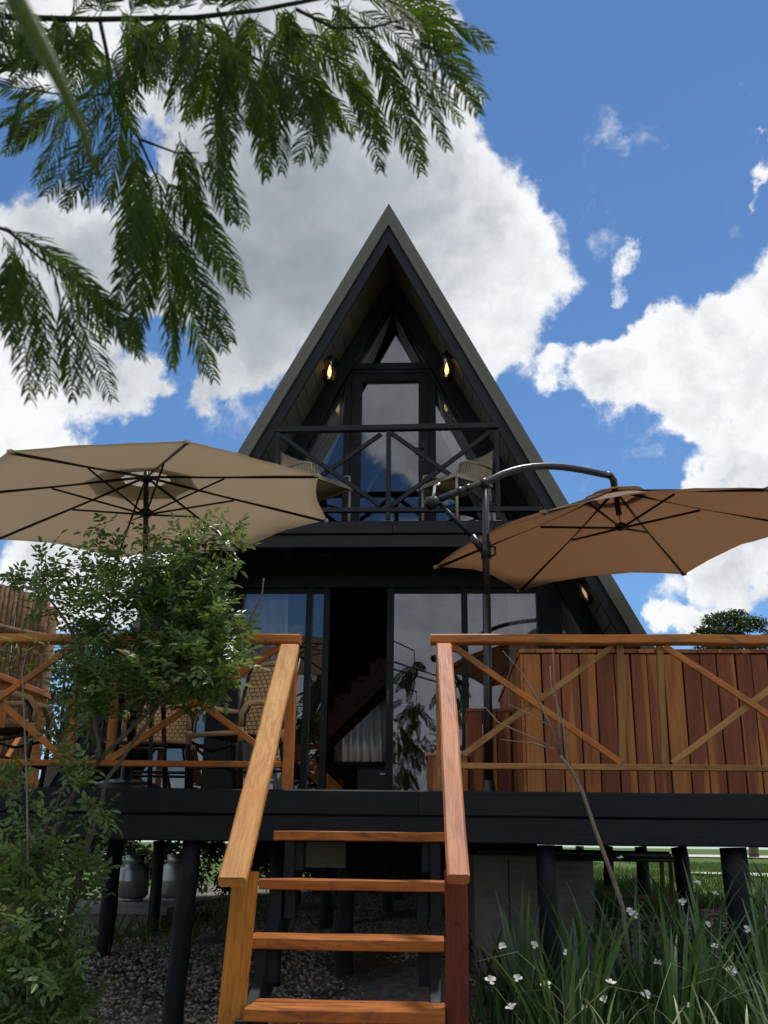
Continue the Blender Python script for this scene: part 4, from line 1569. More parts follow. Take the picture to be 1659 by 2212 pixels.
# ------------------------------------------------------------------ trees far behind
def blob_tree(label, base, crown, n, ll, m, trunk_r, cat='tree', name='broadleaf_tree', group=None, tm='bark', lum=1.0):
    """crown: list of (centre, radii)"""
    t = thing(name, label, cat, base, group=group)
    base = Vector(base)
    b = MB()
    cc_ = sum((Vector(c_[0]) for c_ in crown), Vector()) / len(crown)
    b.tube([base - Vector((0, 0, .2)), base.lerp(cc_, .4) + Vector((.04, 0, 0)), base.lerp(cc_, .9)], [trunk_r, trunk_r * .8, trunk_r * .45], 10)
    for c_, r_ in crown:
        s0 = base.lerp(cc_, rnd.uniform(.35, .7))
        e_ = Vector(c_)
        b.tube([s0, s0.lerp(e_, .5) + Vector((rnd.uniform(-.1, .1), 0, -.1)) * r_[0] * .5, e_], [trunk_r * .45, trunk_r * .3, trunk_r * .1], 6)
    b.build('trunk', M[tm], t)
    P, D, N = [], [], []
    vol = [r_[0] * r_[1] * r_[2] for _, r_ in crown]
    tot = sum(v ** .7 for v in vol)
    for (c_, r_), v in zip(crown, vol):
        k = int(n * v ** .7 / tot)
        clumps = [Vector((rnd.gauss(0, 1), rnd.gauss(0, 1), rnd.gauss(0, 1))).normalized() * rnd.uniform(.55, 1) ** .5 for _ in range(max(8, k // 40))]
        for _ in range(k):
            q = rnd.choice(clumps) + Vector((rnd.gauss(0, .13), rnd.gauss(0, .13), rnd.gauss(0, .09)))
            P.append(Vector(c_) + Vector((q.x * r_[0], q.y * r_[1], q.z * r_[2])))
            D.append(Vector((q.x + rnd.gauss(0, .6), q.y + rnd.gauss(0, .6), q.z * .4 + rnd.gauss(0, .5))))
            N.append(Vector((rnd.gauss(0, .5), rnd.gauss(0, .5), 1)))
    P, D, N = (np.array(a, float) for a in (P, D, N))
    L = ll * nrg.uniform(.7, 1.3, len(P))
    leaves('crown', P, D, N, L, L * .55, M[m], t)
    return t


TG = 'trees behind the house'
cR = at(1583, 1385, Y=40)
blob_tree('round dark tree rising above the plank tub at the right', (cR.x, 40, -.8),
          [((cR.x + dx, 40 + dy, cR.z + .25 + dz), (rx * 1.1, rx, rz)) for dx, dy, dz, rx, rz in ((0, 0, .25, 1.3, .85), (-.9, .2, -.15, .75, .55), (.95, -.2, -.1, .8, .6), (.3, .3, .55, .8, .4), (-.4, -.3, .45, .7, .4), (0, 0, -.6, 1.3, .6))], 9500, .13, 'far_leaf', .22, group=TG)
cL = at(140, 1420, Y=11)
blob_tree('dark green tree between the log fence and the house', (cL.x, 11, -.9),
          [((cL.x + dx, 11 + dy, cL.z + dz), (rx, rx, rz)) for dx, dy, dz, rx, rz in ((0, 0, .35, .55, .40), (-.5, .2, -.2, .5, .4), (.5, 0, .1, .5, .35), (.2, 0, -.6, .6, .5), (-.3, .2, -1.1, .6, .6), (1.1, 0, -.5, .6, .6))], 5200, .075, 'far_leaf', .10, group=TG)
hg = [((x, 8.3 + rnd.uniform(-.3, .3), -.32 + rnd.uniform(-.1, .15)), (.44, .35, .58)) for x in np.arange(-6.4, -.9, .34)]
blob_tree('loose dark hedge behind the gas cylinders, seen under the deck', (-3.2, 8.3, -1.0), hg, 15000, .085, 'far_leaf', .03, 'hedge', 'hedge')


# ------------------------------------------------------------------ shrub in front of the left railing
def shrub(label, stems, ells, n, Yc, Yr, ll, twigs=True, gap=None, name='leafy_shrub'):
    t = thing(name, label, 'shrub', stems[0][0][0] if False else (at(*stems[0][0][0], Y=stems[0][1]).x, stems[0][1], float(gz(-1.6, -.7))), group='leafy shrubs left of the stairs')
    nodes = []
    for pts, y_, r0, r1 in stems:
        P3 = [at(px, py, Y=y_ + dy) for (px, py), dy in zip(pts, np.linspace(0, .12, len(pts)))]
        # smooth
        fine = []
        for i in range(len(P3) - 1):
            for s_ in range(4):
                fine.append(P3[i].lerp(P3[i + 1], s_ / 4) + Vector((rnd.uniform(-.006, .006),) * 2 + (0,)))
        fine.append(P3[-1])
        b = MB()
        b.tube(fine, list(np.linspace(r0, r1, len(fine))), 8)
        b.build('stem', M['bark'], t)
        nodes += fine[len(fine) // 3:]
    # leaf positions inside the crown ellipses, gathered on twigs
    pts, axes = [], []
    tw_ = MB()
    area = [a * c_ * w for (_, _, a, c_, w) in ells]
    tot = sum(area)
    for (cx_, cy_, a, c_, w), ar in zip(ells, area):
        k = int(n * ar / tot)
        nt = max(3, k // 9)
        for _ in range(nt):
            while True:
                ux, uy = rnd.uniform(-1, 1), rnd.uniform(-1, 1)
                if ux * ux + uy * uy < 1:
                    break
            ce = at(cx_ + ux * a * .9, cy_ + uy * c_ * .9, Y=Yc + rnd.gauss(0, Yr))
            src = min(nodes, key=lambda q: (q - ce).length + rnd.uniform(0, .15))
            dr = (ce - src)
            if dr.length > 1e-3:
                dr = dr.normalized()
            dr = (dr + Vector((rnd.gauss(0, .5), rnd.gauss(0, .5), rnd.uniform(-.1, .9)))).normalized()
            tl = rnd.uniform(.10, .22)
            a0 = ce - dr * tl * .6
            a1 = ce + dr * tl * .4
            tw_.tube([a0, a0.lerp(a1, .5) + Vector((0, 0, -.012)), a1], [.0032, .0025, .0012], 4, cap=False)
            for q in range(9):
                f = (q + .5) / 9
                p = a0.lerp(a1, f) + Vector((0, 0, -.02 * math.sin(math.pi * f)))
                sd = Vector((rnd.gauss(0, 1), rnd.gauss(0, 1), rnd.gauss(.1, .7)))
                pts.append(p)
                axes.append(dr * .5 + sd.normalized())
    tw_.build('twigs', M['bark'], t)['kind'] = 'stuff'
    P, D, N, L, W, T = compound(pts, axes, 3, ll)
    leaves('foliage', P, D, N, L, W, M['shrub'], t, tint=T)
    return t


shrub('tall bushy green shrub leaning across the railing under the tan umbrella',
      [([(20, 2230), (30, 2000), (85, 1880), (150, 1730), (215, 1640), (300, 1560), (350, 1500), (420, 1400)], -.75, .020, .008),
       ([(130, 2100), (165, 1900), (200, 1790), (235, 1680), (290, 1600), (360, 1500), (455, 1420), (530, 1350)], -.7, .016, .006),
       ([(215, 1640), (200, 1500), (150, 1350), (80, 1260), (20, 1240)], -.7, .012, .004),
       ([(300, 1560), (330, 1420), (380, 1290), (430, 1180), (450, 1130)], -.62, .011, .004),
       ([(350, 1500), (450, 1440), (520, 1380), (560, 1300), (570, 1250)], -.6, .010, .004)],
      [(320, 1350, 165, 120, 1.0), (400, 1240, 110, 95, 1.0), (260, 1265, 125, 70, .8), (165, 1250, 120, 45, .75), (60, 1235, 65, 38, .6), (450, 1380, 80, 85, .9), (480, 1300, 60, 70, .6), (225, 1420, 110, 85, 1.0),
       (400, 1440, 130, 75, 1.0), (265, 1480, 125, 60, .9), (440, 1150, 60, 40, .6), (230, 1170, 26, 55, .6), (505, 1160, 30, 50, .5), (120, 1300, 80, 45, .45), (150, 1490, 80, 55, .55), (420, 1505, 75, 28, .6), (430, 1455, 70, 50, .8), (120, 1580, 60, 40, .45), (525, 1340, 28, 60, .35), (380, 1170, 60, 40, .5)],
      2150, -.58, .15, .048)
shrub('lower leafy shrub filling the bottom left corner below the deck edge',
      [([(5, 2230), (10, 2050), (60, 1900), (110, 1760), (150, 1680)], -.95, .012, .005), ([(100, 2230), (90, 2080), (110, 1950), (105, 1850), (70, 1790)], -1.0, .013, .005),
       ([(140, 2200), (120, 2060), (170, 1930), (190, 1800), (205, 1720)], -.9, .009, .004)],
      [(60, 1820, 75, 100, .5), (185, 1675, 45, 35, .45), (190, 1760, 40, 40, .5), (60, 1960, 85, 120, .8), (165, 1900, 65, 70, .45), (50, 2110, 80, 110, 1.0), (130, 2050, 65, 70, .5), (100, 2180, 95, 60, .8), (25, 1690, 35, 45, .5), (160, 2130, 40, 50, .4)],
      1000, -.98, .14, .052)
# a few yellow green bamboo-like leaves against the log fence
bb = thing('bamboo_shoot', 'thin bamboo shoot with yellow green leaves at the left edge', 'plant', (at(55, 2200, Y=-1.1).x, -1.1, -1.5))
b = MB()
b.tube([at(58, 2230, Y=-1.1), at(62, 2000, Y=-1.1), at(58, 1700, Y=-1.08), at(48, 1450, Y=-1.05), at(60, 1395, Y=-1.0)], [.006, .006, .005, .003, .002], 6)
b.build('cane', M['dry'], bb)
P, D = [], []
for i in range(46):
    p = at(rnd.uniform(0, 120), rnd.uniform(1380, 1445), Y=-1.05 + rnd.uniform(-.1, .1))
    P.append(p)
    D.append((rnd.gauss(0, 1), rnd.gauss(0, .6), rnd.gauss(-.1, .5)))
P, D = np.array(P, float), np.array(D, float)
leaves('foliage', P, D, np.tile([0., -.4, 1.], (len(P), 1)), nrg.uniform(.05, .10, len(P)), nrg.uniform(.006, .009, len(P)), M['bamboo_leaf'], bb)

# bare sapling ---------------------------------------------------------------
sap = thing('bare_sapling', 'leafless young sapling bent in front of the right railing', 'sapling', (1.42, -.55, -1.35))
b = MB()
tr0 = [Vector((1.44, -.55, -1.4)), at(1345, 1960, Y=-.55), at(1325, 1900, Y=-.55), at(1285, 1790, Y=-.55), at(1258, 1710, Y=-.55), at(1235, 1665, Y=-.55), at(1210, 1632, Y=-.55)]
b.tube(tr0, [.0135, .0125, .0115, .0105, .0095, .009, .008], 10)
b.build('trunk', M['dry'], sap)
for br in (([(1210, 1632), (1190, 1570), (1160, 1510), (1125, 1450), (1085, 1405)], .008), ([(1212, 1632), (1205, 1540), (1197, 1470), (1194, 1400)], .006), ([(1222, 1645), (1216, 1560), (1190, 1480), (1188, 1438)], .005),
           ([(1185, 1610), (1130, 1585), (1075, 1560), (1050, 1530), (1038, 1525)], .005), ([(1195, 1618), (1150, 1605), (1100, 1600), (1080, 1597)], .005), ([(1190, 1570), (1140, 1540), (1095, 1520)], .004), ([(1232, 1655), (1226, 1600), (1224, 1560)], .004)):
    b = MB()
    pts = [at(px, py, Y=-.55 + .03 * i + rnd.uniform(-.02, .02)) for i, (px, py) in enumerate(br[0])]
    b.tube(pts, list(np.linspace(br[1], .0016, len(pts))), 6)
    b.build('branch', M['dry'], sap)


# ------------------------------------------------------------------ irises, grasses on the right
def blade_mesh(name, L, w, bend, m, twist=.4, n=7, tint=.5):
    vs_, fs = [], []
    ang = 0.0
    p = Vector((0, 0, 0))
    for i in range(n + 1):
        t = i / n
        ww = w * (.75 + .5 * t) * (1 - t ** 3.0) if i < n else 0.0006
        tw2 = twist * t
        sx = Vector((0, math.cos(tw2), math.sin(tw2) * .3))
        vs_ += [p - sx * ww / 2, p + Vector((.002, 0, 0)) * (1 - t), p + sx * ww / 2]
        ang = bend * t ** 1.5
        p = p + Vector((math.sin(ang), 0, math.cos(ang))) * L / n
    for i in range(n):
        for j in range(2):
            fs.append((i * 3 + j, i * 3 + j + 1, (i + 1) * 3 + j + 1, (i + 1) * 3 + j))
    me = bpy.data.meshes.new(name)
    me.from_pydata([tuple(v) for v in vs_], [], fs)
    a = me.attributes.new('tint', 'FLOAT', 'FACE')
    a.data.foreach_set('value', [tint] * len(fs))
    me.polygons.foreach_set('use_smooth', [True] * len(fs))
    me.materials.append(m)
    me.update()
    return me


IM = [blade_mesh('leaf', rnd.uniform(.72, 1.0), rnd.uniform(.021, .032), rnd.uniform(.10, 1.0), M['iris'], rnd.uniform(-.6, .6), tint=rnd.random()) for _ in range(16)]


def flower_mesh():
    b = MB()
    for k_, (l_, w_, z_) in enumerate([(.030, .024, .010)] * 3 + [(.024, .015, .018)] * 3):
        a = 2 * math.pi * (k_ % 3) / 3 + (math.pi / 3 if k_ >= 3 else 0)
        ca, sa = math.cos(a), math.sin(a)
        pr = [(0, 0, 0), (.4, -.4, .5), (.4, .4, .5), (.8, -.5, .9), (.8, .5, .9), (1.0, 0, .75)]
        b.add([(l_ * x * ca - w_ * y * sa, l_ * x * sa + w_ * y * ca, z_ * z) for x, y, z in pr], [(0, 1, 2), (1, 3, 4, 2), (3, 5, 4)], True)
    return b


fb_ = flower_mesh()
fme = bpy.data.meshes.new('flower')
fme.from_pydata(fb_.v, [], fb_.f)
at_ = fme.attributes.new('tint', 'FLOAT', 'FACE')
at_.data.foreach_set('value', [.6] * len(fb_.f))
fme.materials.append(M['petal'])
fme.update()
# flower heads seen in the picture, each on a stalk of the nearest clump
heads = [(1340, 1855), (1369, 1977), (1360, 1968), (1475, 1950), (1507, 1908), (1545, 1932), (1528, 1998), (1545, 2045), (1085, 2045), (1155, 2043), (1118, 2115), (1105, 2178), (1320, 2125), (1262, 2180), (1490, 2175), (1305, 2160), (1180, 2130), (1225, 2060), (1420, 2080), (1580, 2100), (1615, 2010), (1395, 2150), (1060, 2120)]
clump_xy = [(.85, -.75), (1.12, -1.0), (1.42, -.75), (1.72, -1.0), (2.02, -.7), (2.22, -1.15), (.98, -1.35), (1.45, -1.3), (1.85, -1.45), (1.25, -.45), (2.3, -.4), (1.75, -.4)]
clump_lab = ['iris clump beside the red-brown newel post', 'iris clump in front of the concrete block with two open flowers near it', 'iris clump at the foot of the bare sapling', 'iris clump right of the sapling in front of the thin stakes',
             'iris clump in front of the slanting second deck post', 'iris clump at the bottom right of the bed', 'iris clump lowest and nearest the stairs', 'iris clump low in the middle of the bed', 'iris clump low on the right among the striped leaves',
             'iris clump close to the round post by the concrete block', 'iris clump by the thick right deck post', 'iris clump at the back between sapling and thick post']
clumps = []
for (x, y), lab in zip(clump_xy, clump_lab):
    z = float(gz(x, y))
    t = thing('iris_plant', 'sword leaved ' + lab, 'iris', (x, y, z - .02), group='white flowering irises right of the stairs')
    clumps.append((Vector((x, y, z)), t))
    for i in range(25):
        a = rnd.uniform(0, 2 * math.pi)
        r_ = rnd.uniform(0, .09)
        lean = rnd.gauss(.10, .10)
        Mw = Matrix.Translation((x + r_ * math.cos(a), y + r_ * math.sin(a), z - .02)) @ Matrix.Rotation(a + rnd.uniform(-.5, .5), 4, 'Z') @ Matrix.Rotation(lean, 4, 'Y') @ Matrix.Scale(rnd.uniform(.7, 1.05), 4)
        link(bpy.data.objects.new('leaf', rnd.choice(IM)), Mw, t)
for i, (px, py) in enumerate(heads):
    yy = -.5 if py < 2000 else (-.9 if py < 2100 else -1.25)
    p = at(px, py, Y=yy + rnd.uniform(-.1, .1))
    q, t = min(clumps, key=lambda c_: (c_[0].xy - p.xy).length)
    d = (CAM - p).normalized() * .8 + Vector((rnd.gauss(0, .3), rnd.gauss(0, .3), .9))
    Mw = Matrix.Translation(p) @ d.to_track_quat('Z', 'Y').to_matrix().to_4x4() @ Matrix.Rotation(rnd.uniform(0, 2), 4, 'Z') @ Matrix.Scale(rnd.uniform(.65, .98), 4)
    fo = link(bpy.data.objects.new('flower', fme), Mw, t)
    b = MB()
    b.tube([q + Vector((rnd.uniform(-.05, .05), 0, 0)), q.lerp(p, .55) + Vector((0, 0, .06)), p - Vector((0, 0, .004))], [.003, .0025, .0018], 5)
    b.build('stalk', M['grass'], fo)

SM = [blade_mesh('leaf', rnd.uniform(.28, .42), rnd.uniform(.014, .02), rnd.uniform(.6, 1.9), M['stripe'], .3, tint=rnd.random()) for _ in range(8)]
for (x, y), lab in (((1.05, -1.75), 'striped pale green spider plant left of the bed front'), ((1.45, -1.8), 'striped pale green spider plant in the middle of the bed front'), ((1.80, -1.75), 'striped pale green spider plant at the right of the bed front')):
    z = float(gz(x, y)) + .18
    t = thing('spider_plant', lab, 'plant', (x, y, z - .2), group='striped plants along the bottom edge')
    b = MB()
    b.lathe((x, y, z - .2), [(.06, 0), (.05, .1), (.02, .22)], 8)
    b.build('root_stock', M['grass'], t)
    for i in range(22):
        Mw = Matrix.Translation((x + rnd.gauss(0, .06), y + rnd.gauss(0, .06), z)) @ Matrix.Rotation(rnd.uniform(0, 6.28), 4, 'Z') @ Matrix.Rotation(rnd.gauss(.15, .15), 4, 'Y')
        link(bpy.data.objects.new('leaf', rnd.choice(SM)), Mw, t)


def scatter_blades(name, label, pts, lo, hi, w, m, lean=.35):
    n = len(pts)
    P = np.array(pts, float)
    D = np.stack([nrg.normal(0, lean, n), nrg.normal(0, lean, n), np.ones(n)], 1)
    N = np.stack([nrg.normal(0, 1, n), nrg.normal(0, 1, n) - .6, nrg.normal(0, .2, n)], 1)
    o = leaves(name, P, D, N, nrg.uniform(lo, hi, n), np.full(n, w), M[m], None, .1)
    tag(o, label, name, kind='stuff')
    return o


pts = []
while len(pts) < 30000:
    x, y = rnd.uniform(1.6, 11), 2.4 + rnd.random() ** 1.7 * 20
    if abs(x - (4.6 + .35 * math.sin((y - 2.6) * .8))) < .5:
        continue
    pts.append((x, y, float(gz(x, y)) - .005))
scatter_blades('lawn_grass', 'short green grass of the lawn to the right beyond the deck', pts, .04, .11, .014, 'grass')
pts = []
while len(pts) < 1500:
    x, y = rnd.uniform(.6, 2.9), rnd.uniform(-2.2, .2)
    pts.append((x, y, float(gz(x, y)) - .01))
scatter_blades('bed_grass', 'thin dark grass between the irises', pts, .15, .55, .007, 'iris', .3)
pts = []
while len(pts) < 420:
    x, y = rnd.gauss(-2.1, .7), rnd.uniform(1.5, 6.5)
    if -1.2 < x or (-3.2 < x < -2.2 and 4.3 < y < 5.9):
        if rnd.random() < .9:
            continue
    pts.append((x, y, float(gz(x, y)) - .01))
scatter_blades('weeds', 'long thin weeds growing round the slab under the deck', pts, .10, .30, .011, 'grass', .5)
# wispy flowering grass stalks
b = MB()
for i in range(42):
    x, y = rnd.uniform(.75, 2.3), rnd.uniform(-1.9, -1.2)
    z = float(gz(x, y))
    a = rnd.uniform(0, 6.28)
    h = rnd.uniform(.35, .65)
    bd = rnd.uniform(.08, .32)
    b.tube([(x, y, z), (x + bd * .3 * math.cos(a), y + bd * .3 * math.sin(a), z + h * .75), (x + bd * math.cos(a), y + bd * math.sin(a), z + h), (x + bd * 1.7 * math.cos(a), y + bd * 1.7 * math.sin(a), z + h * .93)], [.0016, .0014, .001, .0007], 4, cap=False)
    o_ = None
o = b.build('wispy_grass', M['wisp'])
tag(o, 'dry wispy grass stalks at the bottom of the flower bed', 'grass', kind='stuff')


# gravel stones ---------------------------------------------------------------
def gravel(name, label, n, xr, yr, s0, s1):
    base = np.array([(1, 0, 0), (-1, 0, 0), (0, 1, 0), (0, -1, 0), (0, 0, 1), (0, 0, -1)], float)
    tri_ = np.array([(0, 2, 4), (2, 1, 4), (1, 3, 4), (3, 0, 4), (2, 0, 5), (1, 2, 5), (3, 1, 5), (0, 3, 5)])
    x = nrg.uniform(*xr, n)
    y = nrg.uniform(*yr, n)
    z = gz(x, y) + .006
    s = nrg.uniform(s0, s1, n)
    v = base[None] * (s[:, None, None] * nrg.uniform(.55, 1.25, (n, 6, 3)))
    v[:, :, 2] *= .65
    a = nrg.uniform(0, 6.28, n)
    ca, sa = np.cos(a)[:, None], np.sin(a)[:, None]
    v = np.stack([v[:, :, 0] * ca - v[:, :, 1] * sa, v[:, :, 0] * sa + v[:, :, 1] * ca, v[:, :, 2]], -1) + np.stack([x, y, z], 1)[:, None, :]
    f = (np.arange(n)[:, None, None] * 6 + tri_[None]).reshape(-1, 3)
    me = bpy.data.meshes.new(name)
    me.from_pydata(v.reshape(-1, 3).tolist(), [], f.tolist())
    at2 = me.attributes.new('tint', 'FLOAT', 'FACE')
    at2.data.foreach_set('value', np.repeat(nrg.random(n), 8).astype(np.float32))

    def gm(k, b_):
        an = k.new('ShaderNodeAttribute', attribute_name='tint')
        k.l.new(k.ramp(an.outputs['Fac'], [(0, (.095, .078, .064)), (.4, (.225, .193, .168)), (.8, (.37, .33, .295)), (1, (.53, .48, .43))]), b_.inputs['Base Color'])
        b_.inputs['Roughness'].default_value = .9
    me.materials.append(mat(name + '_stone', gm))
    me.update()
    o_ = link(bpy.data.objects.new(name, me), Matrix.Identity(4))
    tag(o_, label, 'gravel', kind='stuff')


gravel('gravel', 'loose grey gravel spread over the slope under the deck', 42000, (-3.2, 1.2), (-1.2, 7.5), .010, .024)
gravel('pale_gravel', 'pale stones scattered under the right side of the deck', 4500, (1.2, 3.0), (.8, 3.2), .012, .028)

# ------------------------------------------------------------------ feathery tree overhead
tree = thing('feathery_tree', 'feathery leaved acacia whose branches hang into the top left', 'tree', (-2.6, -5.6, -1.6))
YT = -4.5
tk = MB()
tk.tube([(-2.6, -5.6, -1.7), (-2.55, -5.6, -.4), (-2.45, -5.5, .7), (-2.1, -5.3, 1.5), (-1.5, -5.0, 2.0)], [.13, .11, .09, .07, .05], 12)
tk.build('trunk', M['dark_bark'], tree)


def tpath(pts, y0=YT, y1=YT):
    return [at(px, py, Y=y0 + (y1 - y0) * i / max(1, len(pts) - 1)) for i, (px, py) in enumerate(pts)]


branches = [
    ([(-420, -120), (-120, 20), (30, 38), (200, 42), (420, 38), (560, 22), (700, -5), (860, -40)], .0075, .0035, -4.55, -4.5),
    ([(215, 40), (232, 120), (238, 200), (262, 250), (300, 300), (345, 400), (360, 520), (366, 640), (362, 750)], .0045, .001, -4.5, -4.35),
    ([(640, 20), (720, 60), (800, 60), (880, 40), (960, 50)], .004, .0012, -4.5, -4.5),
    ([(-250, 380), (-60, 470), (20, 500), (90, 560), (150, 600), (220, 650)], .005, .0012, -4.5, -4.4),
    ([(420, 38), (520, 110), (600, 150), (680, 190)], .004, .0012, -4.5, -4.42),
    ([(238, 200), (180, 210), (100, 200), (40, 190)], .003, .001, -4.5, -4.45),
    ([(300, 300), (380, 330), (430, 330)], .003, .001, -4.42, -4.4),
    ([(470, 20), (500, 90), (520, 150)], .0035, .001, -4.5, -4.55),
]
nodes_t = []
for pts, r0, r1, ya, yb in branches:
    P3 = tpath(pts, ya, yb)
    b = MB()
    b.tube(P3, list(np.linspace(r0, r1, len(P3))), 7)
    b.build('branch', M['dark_bark'], tree)
bk = MB()
bk.tube([Vector((-1.5, -5.0, 2.0)), Vector((-1.2, -4.75, 1.9)), at(-420, -120, Y=-4.55)], [.05, .02, .008], 8)
bk.tube([Vector((-1.5, -5.0, 2.0)), Vector((-1.2, -4.8, 1.2)), at(-250, 380, Y=-4.5)], [.03, .012, .006], 8)
bk.build('limb', M['dark_bark'], tree)


def frond(p0, p1, nrm, npair, wpin, lp, sag=.12, tint0=.3):
    """one feathery leaf from p0 to p1"""
    p0, p1 = Vector(p0), Vector(p1)
    Lf = (p1 - p0).length
    ctl = (p0 + p1) / 2 + Vector((0, 0, 1)) * Lf * sag
    nrm = Vector(nrm).normalized()

    def pt(s):
        return p0 * (1 - s) ** 2 + ctl * 2 * s * (1 - s) + p1 * s * s
    V, F_, T = [], [], []

    def strip(q, d0, d1, l_, w, nn, t):
        b0 = len(V)
        p = q
        ns = 4
        for i in range(ns + 1):
            f = i / ns
            d = (d0 * (1 - f) + d1 * f).normalized()
            s_ = d.cross(nn)
            if s_.length < 1e-4:
                s_ = Vector((1, 0, 0))
            s_ = s_.normalized() * w * (.55 + .45 * math.sin(math.pi * min(1, f * .9 + .15))) * (1 if i < ns else .25) / 2
            V.append(p - s_)
            V.append(p + s_)
            p = p + d * l_ / ns
        for i in range(ns):
            F_.append((b0 + 2 * i, b0 + 2 * i + 1, b0 + 2 * i + 3, b0 + 2 * i + 2))
            T.append(t)
    # rachis
    for i in range(8):
        s0, s1 = i / 8, (i + 1) / 8
        a, c_ = pt(s0), pt(s1)
        d = (c_ - a).normalized()
        s_ = d.cross(nrm).normalized() * .0011
        b0 = len(V)
        V.extend([a - s_, a + s_, c_ + s_, c_ - s_])
        F_.append((b0, b0 + 1, b0 + 2, b0 + 3))
        T.append(.9)
    for i in range(npair):
        s = .10 + .90 * (i + .5) / npair
        q = pt(s)
        tg = (pt(min(1, s + .02)) - pt(s - .02)).normalized()
        sd = tg.cross(nrm).normalized()
        prof = (.45 + .75 * math.sin(math.pi * min(1, s * .85 + .08))) * (1 - .45 * s ** 4)
        for sg in (-1, 1):
            l_ = lp * prof * rnd.uniform(.85, 1.12)
            an = R(rnd.uniform(28, 52))
            d0 = tg * math.cos(an) + sd * sg * math.sin(an) + nrm * rnd.uniform(-.12, .12)
            d1 = tg * 1.0 + sd * sg * rnd.uniform(.15, .5) + Vector((0, 0, -.45)) + nrm * rnd.uniform(-.25, .25)
            tilt = (nrm + sd * rnd.uniform(-.5, .5)).normalized()
            strip(q, d0, d1, l_, wpin * rnd.uniform(.8, 1.15), tilt, min(1, max(0, tint0 + rnd.gauss(0, .15))))
    me = bpy.data.meshes.new('frond')
    o = (p0 + p1) / 2
    me.from_pydata([tuple(v - o) for v in V], [], F_)
    a = me.attributes.new('tint', 'FLOAT', 'FACE')
    a.data.foreach_set('value', T)
    me.materials.append(M['frond'])
    me.update()
    return link(bpy.data.objects.new('frond', me), Matrix.Translation(o), tree)


